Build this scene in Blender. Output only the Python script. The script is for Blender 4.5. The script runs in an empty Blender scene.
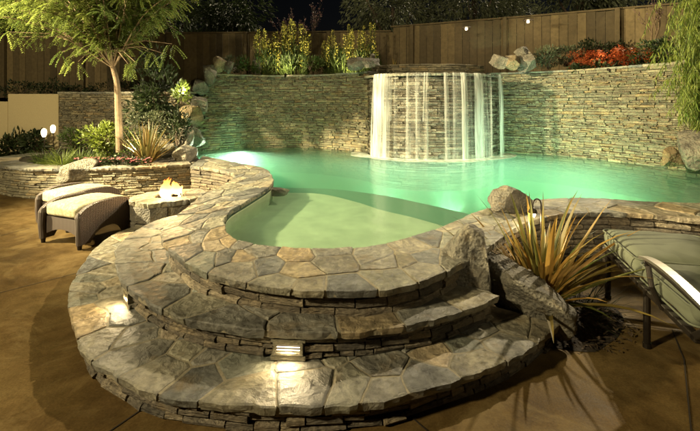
import bpy, bmesh, math, random
from mathutils import Vector, Matrix, noise, Euler
C = bpy.context.scene.collection
PI = math.pi
R = random.Random(7)

# ------------------------------------------------------------------ camera maths
# a level view camera with a shifted lens: verticals stay vertical, the horizon sits at row 103 of 431
EYE = 1.55; F = 400.0; HOR = 103.0; BACK = .935
def G(u, v, z):
    y = (EYE - z) * F / (v - HOR)
    return Vector(((u - 350) * y / F, y, z))
def AT(u, v, y):
    y = y * BACK if y > 5 else y
    return Vector(((u - 350) * y / F, y, EYE - (v - HOR) * y / F))

# ------------------------------------------------------------------ scene helpers
def thing(name, label, cat, loc=(0, 0, 0), rz=0, group=None, kind=None):
    o = bpy.data.objects.new(name, None); C.objects.link(o)
    o.location = loc; o.rotation_euler = (0, 0, rz); o.empty_display_size = .1
    tag(o, label, cat, group, kind)
    return o
def tag(o, label=None, cat=None, group=None, kind=None):
    if label: o['label'] = label
    if cat: o['category'] = cat
    if group: o['group'] = group
    if kind: o['kind'] = kind
    return o
class MB:
    def __init__(s): s.v = []; s.f = []; s.c = []; s.m = []
    def add(s, vs, fs, col=(.5, .5, .5), mi=0):
        b = len(s.v); s.v.extend([tuple(p) for p in vs])
        for f in fs:
            s.f.append([i + b for i in f]); s.c.append(col); s.m.append(mi)
    def build(s, name, mats, parent=None, smooth=False, loc=None):
        me = bpy.data.meshes.new(name)
        vs = s.v
        if loc is not None: vs = [(p[0] - loc[0], p[1] - loc[1], p[2] - loc[2]) for p in vs]
        me.from_pydata(vs, [], s.f)
        at = me.attributes.new('st', 'FLOAT_COLOR', 'FACE')
        at.data.foreach_set('color', [q for c in s.c for q in (c[0], c[1], c[2], 1.0)])
        if not isinstance(mats, (list, tuple)): mats = [mats]
        for m in mats: me.materials.append(m)
        if len(mats) > 1: me.polygons.foreach_set('material_index', s.m)
        if smooth: me.polygons.foreach_set('use_smooth', [True] * len(s.f))
        me.update()
        o = bpy.data.objects.new(name, me); C.objects.link(o)
        if parent: o.parent = parent
        if loc is not None: o.location = loc
        return o
def box(mb, x0, x1, y0, y1, z0, z1, col=(.5, .5, .5), M=None, mi=0):
    vs = [Vector((x, y, z)) for z in (z0, z1) for x, y in ((x0, y0), (x1, y0), (x1, y1), (x0, y1))]
    if M: vs = [M @ p for p in vs]
    mb.add(vs, [(0, 3, 2, 1), (4, 5, 6, 7), (0, 1, 5, 4), (1, 2, 6, 5), (2, 3, 7, 6), (3, 0, 4, 7)], col, mi)
def bbox(mb, x0, x1, y0, y1, z0, z1, b=.01, col=(.5, .5, .5), M=None, mi=0):
    """box with chamfered edges"""
    bm = bmesh.new(); bmesh.ops.create_cube(bm, size=1)
    for v in bm.verts:
        v.co = Vector((x0 + (v.co.x + .5) * (x1 - x0), y0 + (v.co.y + .5) * (y1 - y0), z0 + (v.co.z + .5) * (z1 - z0)))
    bmesh.ops.bevel(bm, geom=bm.edges[:], offset=b, segments=2, affect='EDGES', profile=.5)
    bm.verts.index_update()
    vs = [(M @ v.co if M else v.co.copy()) for v in bm.verts]
    mb.add(vs, [[v.index for v in f.verts] for f in bm.faces], col, mi); bm.free()
def tube(mb, pts, rad, n=8, col=(.5, .5, .5), mi=0, cap=True):
    pts = [Vector(p) for p in pts]
    if not isinstance(rad, (list, tuple)): rad = [rad] * len(pts)
    vs = []; up = Vector((0, 0, 1)); prev = None
    for i, p in enumerate(pts):
        t = (pts[min(i + 1, len(pts) - 1)] - pts[max(i - 1, 0)]).normalized()
        a = prev if prev is not None else (Vector((1, 0, 0)) if abs(t.z) > .9 else up)
        s = t.cross(a).normalized(); a2 = s.cross(t).normalized(); prev = a2
        for k in range(n):
            an = 2 * PI * k / n
            vs.append(p + (s * math.cos(an) + a2 * math.sin(an)) * rad[i])
    fs = []
    for i in range(len(pts) - 1):
        for k in range(n):
            k2 = (k + 1) % n
            fs.append((i * n + k, i * n + k2, (i + 1) * n + k2, (i + 1) * n + k))
    if cap: fs.append(tuple(range(n))[::-1]); fs.append(tuple(range((len(pts) - 1) * n, len(pts) * n)))
    mb.add(vs, fs, col, mi)
def lathe(mb, prof, n=16, col=(.5, .5, .5), M=None, mi=0):
    vs = []
    for r, z in prof:
        for k in range(n):
            a = 2 * PI * k / n; p = Vector((r * math.cos(a), r * math.sin(a), z)); vs.append(M @ p if M else p)
    fs = [(i * n + k, i * n + (k + 1) % n, (i + 1) * n + (k + 1) % n, (i + 1) * n + k) for i in range(len(prof) - 1) for k in range(n)]
    fs.append(tuple(range(n))[::-1]); fs.append(tuple(range((len(prof) - 1) * n, len(prof) * n)))
    mb.add(vs, fs, col, mi)
def catmull(P, n):
    """resample a list of vectors with a Catmull-Rom curve, n samples per span"""
    P = [Vector(p) for p in P]; out = []
    for i in range(len(P) - 1):
        p0 = P[max(i - 1, 0)]; p1 = P[i]; p2 = P[i + 1]; p3 = P[min(i + 2, len(P) - 1)]
        for k in range(n):
            t = k / n
            out.append(.5 * ((2 * p1) + (p2 - p0) * t + (2 * p0 - 5 * p1 + 4 * p2 - p3) * t * t + (3 * p1 - p0 - 3 * p2 + p3) * t ** 3))
    out.append(P[-1]); return out
class Path:
    def __init__(s, pts):
        s.p = [Vector((q[0], q[1])) for q in pts]; s.d = [0]
        for a, b in zip(s.p, s.p[1:]): s.d.append(s.d[-1] + (b - a).length)
        s.L = s.d[-1]
    def u(s, t):
        t = max(0, min(s.L, t)); lo, hi = 0, len(s.d) - 1
        while hi - lo > 1:
            m = (lo + hi) // 2
            if s.d[m] <= t: lo = m
            else: hi = m
        return lo, (t - s.d[lo]) / max(1e-9, s.d[hi] - s.d[lo])
    def at(s, t):
        i, f = s.u(t); return s.p[i].lerp(s.p[i + 1], f)
    def nrm(s, t):
        a = s.at(t - .05); b = s.at(t + .05); d = (b - a).normalized(); return Vector((d.y, -d.x))   # right-hand side of travel

# ------------------------------------------------------------------ materials
def newmat(name):
    m = bpy.data.materials.new(name); m.use_nodes = True
    nt = m.node_tree; nt.nodes.clear()
    out = nt.nodes.new('ShaderNodeOutputMaterial'); b = nt.nodes.new('ShaderNodeBsdfPrincipled')
    nt.links.new(b.outputs[0], out.inputs[0]); return m, nt, b, out
def N(nt, typ, **kw):
    n = nt.nodes.new(typ)
    for k, v in kw.items():
        if k.startswith('i_'):
            key = k[2:].replace('_', ' '); n.inputs[key].default_value = v
        else: setattr(n, k, v)
    return n
def ramp(nt, stops, interp='LINEAR'):
    r = nt.nodes.new('ShaderNodeValToRGB'); e = r.color_ramp.elements
    while len(e) < len(stops): e.new(.5)
    for el, (p, c) in zip(e, stops): el.position = p; el.color = (*c, 1)
    r.color_ramp.interpolation = interp; return r
def mixc(nt, fac, a, b, mode='MIX'):
    m = nt.nodes.new('ShaderNodeMix'); m.data_type = 'RGBA'; m.blend_type = mode
    for idx, x in ((0, fac), (6, a), (7, b)):
        if hasattr(x, 'links'): nt.links.new(x, m.inputs[idx])
        else: m.inputs[idx].default_value = x if idx == 0 else (*x, 1)
    return m.outputs[2]
def stone_mat(name, stops, rough=.6, bump=.5, scale=1.0, layers=False, mott=.55, spec=.5, hs=8.0):
    m, nt, b, out = newmat(name); L = nt.links.new
    at = N(nt, 'ShaderNodeAttribute', attribute_name='st')
    sep = N(nt, 'ShaderNodeSeparateColor'); L(at.outputs['Color'], sep.inputs[0])
    r = ramp(nt, stops); L(sep.outputs[0], r.inputs[0])
    tc = N(nt, 'ShaderNodeTexCoord')
    mp = N(nt, 'ShaderNodeMapping'); L(tc.outputs['Object'], mp.inputs[0])
    off = N(nt, 'ShaderNodeVectorMath', operation='SCALE'); L(at.outputs['Color'], off.inputs[0]); off.inputs[3].default_value = 13.0
    L(off.outputs[0], mp.inputs['Location'])
    n1 = N(nt, 'ShaderNodeTexNoise', i_Scale=3.2 * scale, i_Detail=8.0, i_Roughness=.62); L(mp.outputs[0], n1.inputs[0])
    n2 = N(nt, 'ShaderNodeTexNoise', i_Scale=24 * scale, i_Detail=6.0, i_Roughness=.7); L(mp.outputs[0], n2.inputs[0])
    rr = ramp(nt, [(.28, (1 - mott,) * 3), (.5, (.95,) * 3), (.72, (1 + mott * .9, 1 + mott * .85, 1 + mott * .7))]); L(n1.outputs[0], rr.inputs[0])
    c = mixc(nt, 1.0, r.outputs[0], rr.outputs[0], 'MULTIPLY')
    r2 = ramp(nt, [(.3, (.4,) * 3), (.7, (1.5,) * 3)]); L(n2.outputs[0], r2.inputs[0])
    c = mixc(nt, .85, c, r2.outputs[0], 'MULTIPLY')
    # rusty / ochre blooms, a property of the stone
    n3 = N(nt, 'ShaderNodeTexNoise', i_Scale=5.5 * scale, i_Detail=4.0); L(mp.outputs[0], n3.inputs[0])
    mth = N(nt, 'ShaderNodeMapRange', i_From_Min=.58, i_From_Max=.76, i_To_Max=.5); L(n3.outputs[0], mth.inputs[0])
    c = mixc(nt, mth.outputs[0], c, (.21, .15, .07))
    L(c, b.inputs['Base Color'])
    rg = N(nt, 'ShaderNodeMapRange', i_From_Min=.3, i_From_Max=.7, i_To_Min=rough - .14, i_To_Max=rough + .16); L(n2.outputs[0], rg.inputs[0])
    L(rg.outputs[0], b.inputs['Roughness'])
    b.inputs['Specular IOR Level'].default_value = spec
    # relief: split cleft surface
    mp2 = N(nt, 'ShaderNodeMapping'); L(tc.outputs['Object'], mp2.inputs[0]); L(off.outputs[0], mp2.inputs['Location'])
    mp2.inputs['Scale'].default_value = (1, 1, 4) if layers else (1, 1, 1)
    h1 = N(nt, 'ShaderNodeTexNoise', i_Scale=hs * scale, i_Detail=10.0, i_Roughness=.66, i_Distortion=.6); L(mp2.outputs[0], h1.inputs[0])
    h2 = N(nt, 'ShaderNodeTexVoronoi', feature='F1', i_Scale=hs * 2.6 * scale); L(mp2.outputs[0], h2.inputs[0])
    ad = N(nt, 'ShaderNodeMath', operation='MULTIPLY_ADD'); L(h2.outputs[0], ad.inputs[0]); ad.inputs[1].default_value = .3; L(h1.outputs[0], ad.inputs[2])
    bp = N(nt, 'ShaderNodeBump', i_Strength=bump, i_Distance=.035); L(ad.outputs[0], bp.inputs['Height']); L(bp.outputs[0], b.inputs['Normal'])
    return m
def plain(name, col, rough=.6, metal=0, bump=0, bscale=30, var=.25, emit=None, es=0, spec=.5, trans=0, attr=False):
    m, nt, b, out = newmat(name); L = nt.links.new
    tc = N(nt, 'ShaderNodeTexCoord'); n = N(nt, 'ShaderNodeTexNoise', i_Scale=bscale, i_Detail=6.0, i_Roughness=.65); L(tc.outputs['Object'], n.inputs[0])
    r = ramp(nt, [(.25, tuple(x * (1 - var) for x in col)), (.75, tuple(x * (1 + var) for x in col))]); L(n.outputs[0], r.inputs[0])
    c = r.outputs[0]
    if attr:
        at = N(nt, 'ShaderNodeAttribute', attribute_name='st')
        r3 = ramp(nt, [(0, (.55,) * 3), (1, (1.5,) * 3)]); L(at.outputs['Fac'], r3.inputs[0]); c = mixc(nt, 1.0, c, r3.outputs[0], 'MULTIPLY')
    L(c, b.inputs['Base Color']); b.inputs['Roughness'].default_value = rough; b.inputs['Metallic'].default_value = metal
    b.inputs['Specular IOR Level'].default_value = spec
    if bump:
        bp = N(nt, 'ShaderNodeBump', i_Strength=bump, i_Distance=.01); L(n.outputs[0], bp.inputs['Height']); L(bp.outputs[0], b.inputs['Normal'])
    if emit: b.inputs['Emission Color'].default_value = (*emit, 1); b.inputs['Emission Strength'].default_value = es
    return m
def leafmat(name, dark, light, rough=.5, trans=.35):
    """two-tone leaf: colour from per-leaf attribute, some light shines through"""
    m, nt, b, out = newmat(name); L = nt.links.new
    at = N(nt, 'ShaderNodeAttribute', attribute_name='st'); sep = N(nt, 'ShaderNodeSeparateColor'); L(at.outputs['Color'], sep.inputs[0])
    r = ramp(nt, [(0, dark), (1, light)]); L(sep.outputs[0], r.inputs[0])
    L(r.outputs[0], b.inputs['Base Color']); b.inputs['Roughness'].default_value = rough
    tr = N(nt, 'ShaderNodeBsdfTranslucent'); L(r.outputs[0], tr.inputs[0])
    mx = N(nt, 'ShaderNodeMixShader'); mx.inputs[0].default_value = trans
    L(b.outputs[0], mx.inputs[1]); L(tr.outputs[0], mx.inputs[2]); L(mx.outputs[0], out.inputs[0]); return m

FLAG = stone_mat('flagstone', [(0, (.1, .104, .098)), (.2, (.235, .225, .185)), (.38, (.145, .15, .142)), (.56, (.275, .25, .18)), (.74, (.19, .2, .165)), (.9, (.31, .24, .14)), (1, (.33, .315, .27))], rough=.42, bump=.95, scale=1.1, hs=7, mott=.62)
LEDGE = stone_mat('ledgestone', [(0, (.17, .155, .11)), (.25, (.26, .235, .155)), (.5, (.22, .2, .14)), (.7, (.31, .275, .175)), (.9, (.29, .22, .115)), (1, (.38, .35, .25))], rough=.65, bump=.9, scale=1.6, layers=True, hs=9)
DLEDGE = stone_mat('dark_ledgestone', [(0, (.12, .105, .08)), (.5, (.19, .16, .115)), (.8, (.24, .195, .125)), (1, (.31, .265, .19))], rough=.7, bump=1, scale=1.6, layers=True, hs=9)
WETLEDGE = stone_mat('wet_ledgestone', [(0, (.12, .115, .09)), (.5, (.22, .2, .15)), (1, (.36, .34, .27))], rough=.3, bump=.9, scale=1.6, layers=True, hs=9)
ROCK = stone_mat('boulder_stone', [(0, (.13, .12, .095)), (.5, (.175, .163, .127)), (1, (.23, .21, .165))], rough=.62, bump=1.0, scale=2.2, hs=8, mott=.7)
OCHRE = stone_mat('ochre_boulder_stone', [(0, (.2, .145, .065)), (1, (.26, .21, .125))], rough=.65, bump=1.0, scale=2, hs=7, mott=.5)
MORTAR = plain('mortar', (.22, .195, .135), rough=.85, bump=.6, bscale=45, var=.35)
BACKING = plain('wall_core', (.04, .036, .028), rough=.9, bump=.5)
SOIL = plain('soil', (.028, .02, .013), rough=.95, bump=1.0, bscale=35, var=.5)
def patio_mat():
    m, nt, b, out = newmat('stained_concrete'); L = nt.links.new
    tc = N(nt, 'ShaderNodeTexCoord')
    n1 = N(nt, 'ShaderNodeTexNoise', i_Scale=.9, i_Detail=9.0, i_Roughness=.6, i_Distortion=.8); L(tc.outputs['Object'], n1.inputs[0])
    n2 = N(nt, 'ShaderNodeTexNoise', i_Scale=7, i_Detail=9.0, i_Roughness=.7, i_Distortion=.5); L(tc.outputs['Object'], n2.inputs[0])
    n3 = N(nt, 'ShaderNodeTexNoise', i_Scale=90, i_Detail=3.0); L(tc.outputs['Object'], n3.inputs[0])
    r = ramp(nt, [(.32, (.06, .037, .014)), (.46, (.095, .06, .021)), (.58, (.13, .088, .033)), (.7, (.17, .122, .05))]); L(n1.outputs[0], r.inputs[0])
    r2 = ramp(nt, [(.3, (.68,) * 3), (.7, (1.28,) * 3)]); L(n2.outputs[0], r2.inputs[0])
    c = mixc(nt, 1.0, r.outputs[0], r2.outputs[0], 'MULTIPLY')
    r3 = ramp(nt, [(.35, (.86,) * 3), (.65, (1.12,) * 3)]); L(n3.outputs[0], r3.inputs[0])
    c = mixc(nt, 1.0, c, r3.outputs[0], 'MULTIPLY')
    n4 = N(nt, 'ShaderNodeTexNoise', i_Scale=1.7, i_Detail=10.0, i_Roughness=.72, i_Distortion=1.4); L(tc.outputs['Object'], n4.inputs[0])
    wn = N(nt, 'ShaderNodeMapRange', i_From_Min=.5, i_From_Max=.64, i_To_Max=.5); L(n4.outputs[0], wn.inputs[0])
    c = mixc(nt, wn.outputs[0], c, (.2, .145, .062))
    L(c, b.inputs['Base Color'])
    rg = N(nt, 'ShaderNodeMapRange', i_From_Min=.3, i_From_Max=.7, i_To_Min=.42, i_To_Max=.75); L(n2.outputs[0], rg.inputs[0]); L(rg.outputs[0], b.inputs['Roughness'])
    ad = N(nt, 'ShaderNodeMath', operation='MULTIPLY_ADD'); L(n3.outputs[0], ad.inputs[0]); ad.inputs[1].default_value = .25; L(n2.outputs[0], ad.inputs[2])
    bp = N(nt, 'ShaderNodeBump', i_Strength=.35, i_Distance=.008); L(ad.outputs[0], bp.inputs['Height']); L(bp.outputs[0], b.inputs['Normal'])
    b.inputs['Specular IOR Level'].default_value = .1
    return m
PATIO = patio_mat()
PLASTER = plain('pool_plaster', (.6, .64, .46), rough=.8, bump=.3, bscale=4, var=.22)
TILE_SHADE = plain('pool_tile_bench_shade', (.07, .14, .09), rough=.4, bump=.3, bscale=60, var=.4)  # tile at the waterline; on the bench this dark green is painted shade
STUCCO = plain('beige_stucco', (.42, .35, .2), rough=.9, bump=.5, bscale=60, var=.1)
WOOD = plain('fence_wood', (.105, .078, .036), rough=.8, bump=.4, bscale=12, var=.3, attr=True)
BARK = plain('bark', (.13, .09, .05), rough=.85, bump=.8, bscale=25, var=.4)
DARKBARK = plain('dark_bark', (.09, .065, .045), rough=.9, bump=.8, bscale=25, var=.4)
METAL = plain('dark_bronze', (.03, .024, .018), rough=.4, metal=.6, var=.2)
ALU = plain('brushed_metal', (.3, .28, .24), rough=.42, metal=.9, var=.08, bscale=60)
JOINT = plain('dark_joint', (.02, .014, .008), rough=.9)  # dark colour of the saw-cut patio joints

# ------------------------------------------------------------------ masonry generators
def clip(poly, nx, ny, c):
    out = []
    for i in range(len(poly)):
        a = poly[i]; b = poly[(i + 1) % len(poly)]
        da = nx * a[0] + ny * a[1] - c; db = nx * b[0] + ny * b[1] - c
        if da <= 0: out.append(a)
        if (da < 0 < db) or (db < 0 < da):
            t = da / (da - db); out.append((a[0] + (b[0] - a[0]) * t, a[1] + (b[1] - a[1]) * t))
    return out
def cells(L, W, cell, rnd, gap, row=None, jit=.44):
    rows = row or max(1, round(W / cell)); seeds = []
    for r_ in range(rows):
        n = max(1, round(L / (cell * rnd.uniform(.95, 1.25)))); o = rnd.random()
        for k in range(-1, n + 1):
            seeds.append(((k + .5 + o * .8 + rnd.uniform(-jit, jit)) * L / n, (r_ + .5 + rnd.uniform(-jit, jit) * (1 if rows > 1 else .3)) * W / rows))
    res = []
    for i, s in enumerate(seeds):
        p = [(0, 0), (L, 0), (L, W), (0, W)]
        for j, q in enumerate(seeds):
            if i == j: continue
            dx, dy = q[0] - s[0], q[1] - s[1]; d = math.hypot(dx, dy)
            if d > cell * 4 or d < 1e-6: continue
            mx, my = (q[0] + s[0]) / 2, (q[1] + s[1]) / 2; dx /= d; dy /= d
            p = clip(p, dx, dy, dx * mx + dy * my - gap / 2)
            if len(p) < 3: break
        if len(p) >= 3:
            a = sum(p[k][0] * p[(k + 1) % len(p)][1] - p[(k + 1) % len(p)][0] * p[k][1] for k in range(len(p))) / 2
            if abs(a) > .002: res.append(p)
    return res
def flag_band(mb, mort, outer, inner, z, cell=.36, thick=.06, seed=1, gap=.012, row=None, n=10, rough_edge=.016, tops=None):
    rnd = random.Random(seed)
    o = catmull([Vector((p[0], p[1], 0)) for p in outer], n); i_ = catmull([Vector((p[0], p[1], 0)) for p in inner], n)
    po, pi_ = Path(o), None
    W = sum((a - b).length for a, b in zip(o, i_)) / len(o); L = po.L
    def M(s, t):
        k, f = po.u(s); a = o[k].lerp(o[min(k + 1, len(o) - 1)], f); b = i_[k].lerp(i_[min(k + 1, len(o) - 1)], f)
        q = a.lerp(b, t / W); return Vector((q.x, q.y))
    for poly in cells(L, W, cell, rnd, gap, row):
        ring = []
        for k in range(len(poly)):
            a, b = poly[k], poly[(k + 1) % len(poly)]; d = math.hypot(b[0] - a[0], b[1] - a[1])
            m_ = max(1, int(d / .035)); edge = (a[1] < 1e-4 and b[1] < 1e-4) or (a[1] > W - 1e-4 and b[1] > W - 1e-4)
            for j in range(m_):
                t = j / m_; s = a[0] + (b[0] - a[0]) * t; tt = a[1] + (b[1] - a[1]) * t
                w = M(s, tt)
                amp = rough_edge if edge else .007
                nv = noise.noise_vector(Vector((w.x * 9, w.y * 9, seed))) * amp + noise.noise_vector(Vector((w.x * 30, w.y * 30, seed))) * amp * .6
                ring.append(Vector((w.x + nv.x, w.y + nv.y)))
        if len(ring) < 4: continue
        c = sum(ring, Vector((0, 0))) / len(ring)
        tx, ty = rnd.uniform(-.012, .012), rnd.uniform(-.012, .012); dz = rnd.uniform(-.004, .004)
        def zz(p): return z + dz + (p.x - c.x) * tx + (p.y - c.y) * ty
        n_ = len(ring); vs = []
        def inset(p, e):
            d = c - p; l = d.length; return p + d * min(.5, e / max(l, .001))
        for p in ring: q = inset(p, .012); vs.append((q.x, q.y, zz(q) + noise.noise(Vector((q.x * 12, q.y * 12, 3))) * .002))
        for p in ring: q = inset(p, .004); vs.append((q.x, q.y, zz(q) - .003))
        for p in ring: vs.append((p.x, p.y, zz(p) - .005))
        for p in ring:
            e = noise.noise(Vector((p.x * 22, p.y * 22, 7))) * .016; q = inset(p, -e * .7 + .004); vs.append((q.x, q.y, z - thick * .6))
        for p in ring: q = inset(p, .012); vs.append((q.x, q.y, z - thick))
        fs = [tuple(range(n_))]
        for r_ in range(4):
            for k in range(n_): fs.append((r_ * n_ + k, (r_ + 1) * n_ + k, (r_ + 1) * n_ + (k + 1) % n_, r_ * n_ + (k + 1) % n_))
        mb.add(vs, fs, (rnd.random(), rnd.random(), rnd.random()))
    # mortar bed
    vs = []; fs = []
    for a, b in zip(o, i_):
        d = (b - a).normalized() * .012
        vs += [(a.x + d.x, a.y + d.y, z - .0065), (b.x - d.x, b.y - d.y, z - .0065), (b.x - d.x, b.y - d.y, z - thick + .004), (a.x + d.x, a.y + d.y, z - thick + .004)]
    for k in range(len(o) - 1):
        for j in range(4): fs.append((k * 4 + j, k * 4 + (j + 1) % 4, (k + 1) * 4 + (j + 1) % 4, (k + 1) * 4 + j))
    mort.add(vs, fs)
def ledge_wall(mb, core, path, z0, z1, ch=(.03, .07), ln=(.09, .34), proud=.03, depth=.12, seed=1, side=1, s0=0, s1=None, holes=()):
    """dry-stacked stone wall along a Path; z1 may be a function of s. side = outward side"""
    rnd = random.Random(seed); s1 = path.L if s1 is None else s1
    zt = z1 if callable(z1) else (lambda s: z1)
    zmax = max(zt(s0 + (s1 - s0) * k / 20) for k in range(21))
    z = z0
    while z < zmax - .008:
        h = rnd.uniform(*ch)
        if z + h > zmax or zmax - z - h < ch[0] * .7: h = zmax - z
        s = s0 - rnd.uniform(0, .1)
        while s < s1:
            l = rnd.uniform(*ln) * (1.3 if h > .05 else .9); a = max(s, s0); b = min(s + l, s1); s += l
            if b - a < .03: continue
            top = min(z + h, zt((a + b) / 2))
            if top - z < .012: continue
            if any(a < q[1] and b > q[0] and z < q[3] and top > q[2] for q in holes): continue
            pr = rnd.uniform(.004, proud); g = .004; e = min(.011, (top - z) * .25)
            col = (rnd.random(), rnd.random(), rnd.random())
            dz = [rnd.uniform(-.005, .005) for _ in range(4)]; ys = [rnd.uniform(-.007, .007) for _ in range(4)]
            m_ = max(1, int((b - a) / .16)); cols = []
            for k in range(m_ + 1):
                t = k / m_; ss = a + g + (b - a - 2 * g) * t; p = path.at(ss); nn = path.nrm(ss) * side
                zb = z + g * .6 + dz[0] * (1 - t) + dz[1] * t; ztp = top - g * .6 + dz[2] * (1 - t) + dz[3] * t
                out = pr + ys[0] * (1 - t) + ys[1] * t; ei = e if k in (0, m_) else 0
                bulge = .006 * math.sin(PI * t)
                def P_(o_, z_): return Vector((p.x + nn.x * o_, p.y + nn.y * o_, z_))
                cols.append([P_(-depth, zb), P_(out - e - ei, zb), P_(out + bulge - ei, zb + e), P_(out + bulge + ys[2] - ei, ztp - e), P_(out - e + ys[3] - ei, ztp), P_(-depth, ztp)])
            vs = [v for c_ in cols for v in c_]; fs = []
            for k in range(m_):
                for j in range(5):
                    q = (k * 6 + j, k * 6 + j + 1, (k + 1) * 6 + j + 1, (k + 1) * 6 + j); fs.append(q if side > 0 else q[::-1])
            fs.append((0, 1, 2, 3, 4, 5)); fs.append(tuple(range(m_ * 6, m_ * 6 + 6))[::-1])
            mb.add(vs, fs, col)
        z += h
    vs = []; fs = []; k = 0; step = .12; n = max(2, int((s1 - s0) / step))
    for j in range(n + 1):
        s = s0 + (s1 - s0) * j / n; p = path.at(s); nn = path.nrm(s) * side
        f_ = -.035; bk = -depth - .06
        tp = min(zt(max(s0, s - .13)), zt(s), zt(min(s1, s + .13))) - .012
        for o_, z_ in ((f_, z0), (f_, tp), (bk, tp), (bk, z0)): vs.append((p.x + nn.x * o_, p.y + nn.y * o_, z_))
    for j in range(n):
        for q in range(4): fs.append((j * 4 + q, j * 4 + (q + 1) % 4, (j + 1) * 4 + (q + 1) % 4, (j + 1) * 4 + q))
    fs += [(0, 1, 2, 3), (n * 4, n * 4 + 1, n * 4 + 2, n * 4 + 3)]
    core.add(vs, fs)
def boulder(name, label, loc, dims, rot=(0, 0, 0), seed=1, mat=None, cuts=9, cat='boulder', group=None, parent=None, sub=5, amp=.07, strata=0, taper=0):
    rnd = random.Random(seed); bm = bmesh.new(); bmesh.ops.create_icosphere(bm, subdivisions=sub, radius=1)
    pl = []
    for _ in range(cuts + 8):
        n = Vector((rnd.gauss(0, 1), rnd.gauss(0, 1), rnd.gauss(0, .8))).normalized(); pl.append((n, rnd.uniform(.5, .84)))
    off_ = Vector((seed * 3.1, 0, 0))
    for v in bm.verts:
        p = v.co.copy(); p = Vector([math.copysign(abs(q) ** .75, q) for q in p]); q0 = p * 1.3 + off_
        p += p.normalized() * noise.noise(q0) * .12
        for n, d in pl:
            k = p.dot(n) - d - .02 * noise.noise(q0 * 3)
            if k > 0: p -= n * k * .97
        q = p * 2.6 + off_; p += p.normalized() * (noise.fractal(q, .7, 2.2, 7) * amp * .55)
        cr = abs(noise.noise(Vector((q.x * .9, q.y * .9, q.z * 1.8)))); p -= p.normalized() * max(0, .06 - cr) * amp * 7
        if strata: p += Vector((p.x, p.y, 0)) * (noise.noise(Vector((q.x * .5, q.y * .5, p.z * strata))) * .1)
        if taper: f_ = 1 - taper * max(0, p.z + .3) * .75; p.x = p.x * f_ - .1 * max(0, p.z); p.y *= f_
        v.co = p
    mx = [max(abs(v.co[i]) for v in bm.verts) for i in range(3)]
    for v in bm.verts: v.co = Vector([v.co[i] / mx[i] * dims[i] / 2 for i in range(3)])
    bm.transform(Euler(rot).to_matrix().to_4x4())
    me = bpy.data.meshes.new(name); bm.to_mesh(me); bm.free()
    at = me.attributes.new('st', 'FLOAT_COLOR', 'FACE'); c = (rnd.random(), rnd.random(), rnd.random(), 1)
    at.data.foreach_set('color', list(c) * len(me.polygons)); me.materials.append(mat or ROCK)
    me.polygons.foreach_set('use_smooth', [True] * len(me.polygons))
    o = bpy.data.objects.new(name, me); C.objects.link(o); o.location = loc
    if parent: o.parent = parent
    else: tag(o, label, cat, group)
    return o

# ================================================================== GROUND
ZC, Z2, Z1, ZW = .50, .33, .16, .43      # coping, middle step, low step, water
g = MB(); n = 24
vs = [(-30 + 60 * i / n, -14 + 60 * j / n, 0) for j in range(n + 1) for i in range(n + 1)]
# one big sheet, patio level, reaching far past the garden
g.add(vs, [(j * (n + 1) + i, j * (n + 1) + i + 1, (j + 1) * (n + 1) + i + 1, (j + 1) * (n + 1) + i) for j in range(n) for i in range(n)])
# ---- pool outline (inner edge of the coping) as pairs outer/inner
pair_px = [((190, 166), (203, 156)), ((215, 169), (240, 163)), ((234, 175), (264, 168)), ((223, 185), (273, 177)), ((203, 195), (270, 186)),
           ((183, 210), (250, 199)), ((164, 226), (229, 212)), ((162, 239), (225, 225)), ((180, 258), (232, 237)), ((215, 275), (253, 243)),
           ((270, 286), (290, 247)), ((340, 290), (330, 248)), ((400, 286), (370, 245)), ((446, 271), (400, 239)), ((484, 250), (440, 227)),
           ((520, 225), (478, 211)), ((560, 214), (520, 201)), ((600, 212), (560, 198)), ((650, 214), (600, 198)), ((700, 219), (650, 201))]
c_out = [G(a[0], a[1], ZC) for a, b in pair_px] + [Vector((3.95, 3.5, ZC)), Vector((5.0, 3.6, ZC))]
c_in = [G(b[0], b[1], ZC) for a, b in pair_px] + [Vector((4.2, 4.2, ZC)), Vector((5.1, 4.4, ZC))]
cin_d = catmull(c_in, 8); cout_d = catmull(c_out, 8)
wl = [(-3.81, 8.62), (-3.47, 9.25), (-2.71, 9.85), (-2.1, 10.05), (-1.45, 10.08), (-0.48, 9.65), (0.1, 9.21), (0.41, 8.85)]
wf = [(0.41, 9.12), (0.48, 8.62), (0.72, 8.28), (1.11, 8.04), (1.69, 7.92), (2.27, 8.01), (2.75, 8.26), (3.09, 8.55), (3.3, 8.9)]
wr = [(3.2, 9.4), (3.74, 9.1), (4.48, 8.57), (4.98, 7.95), (5.46, 7.08), (5.8, 6.35), (6.2, 5.5)]
flat = lambda L_: [Vector((p[0], p[1], 0)) for p in L_]
PL, PF, PR = Path(catmull(flat(wl), 8)), Path(catmull(flat(wf), 8)), Path(catmull(flat(wr), 8))
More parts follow.
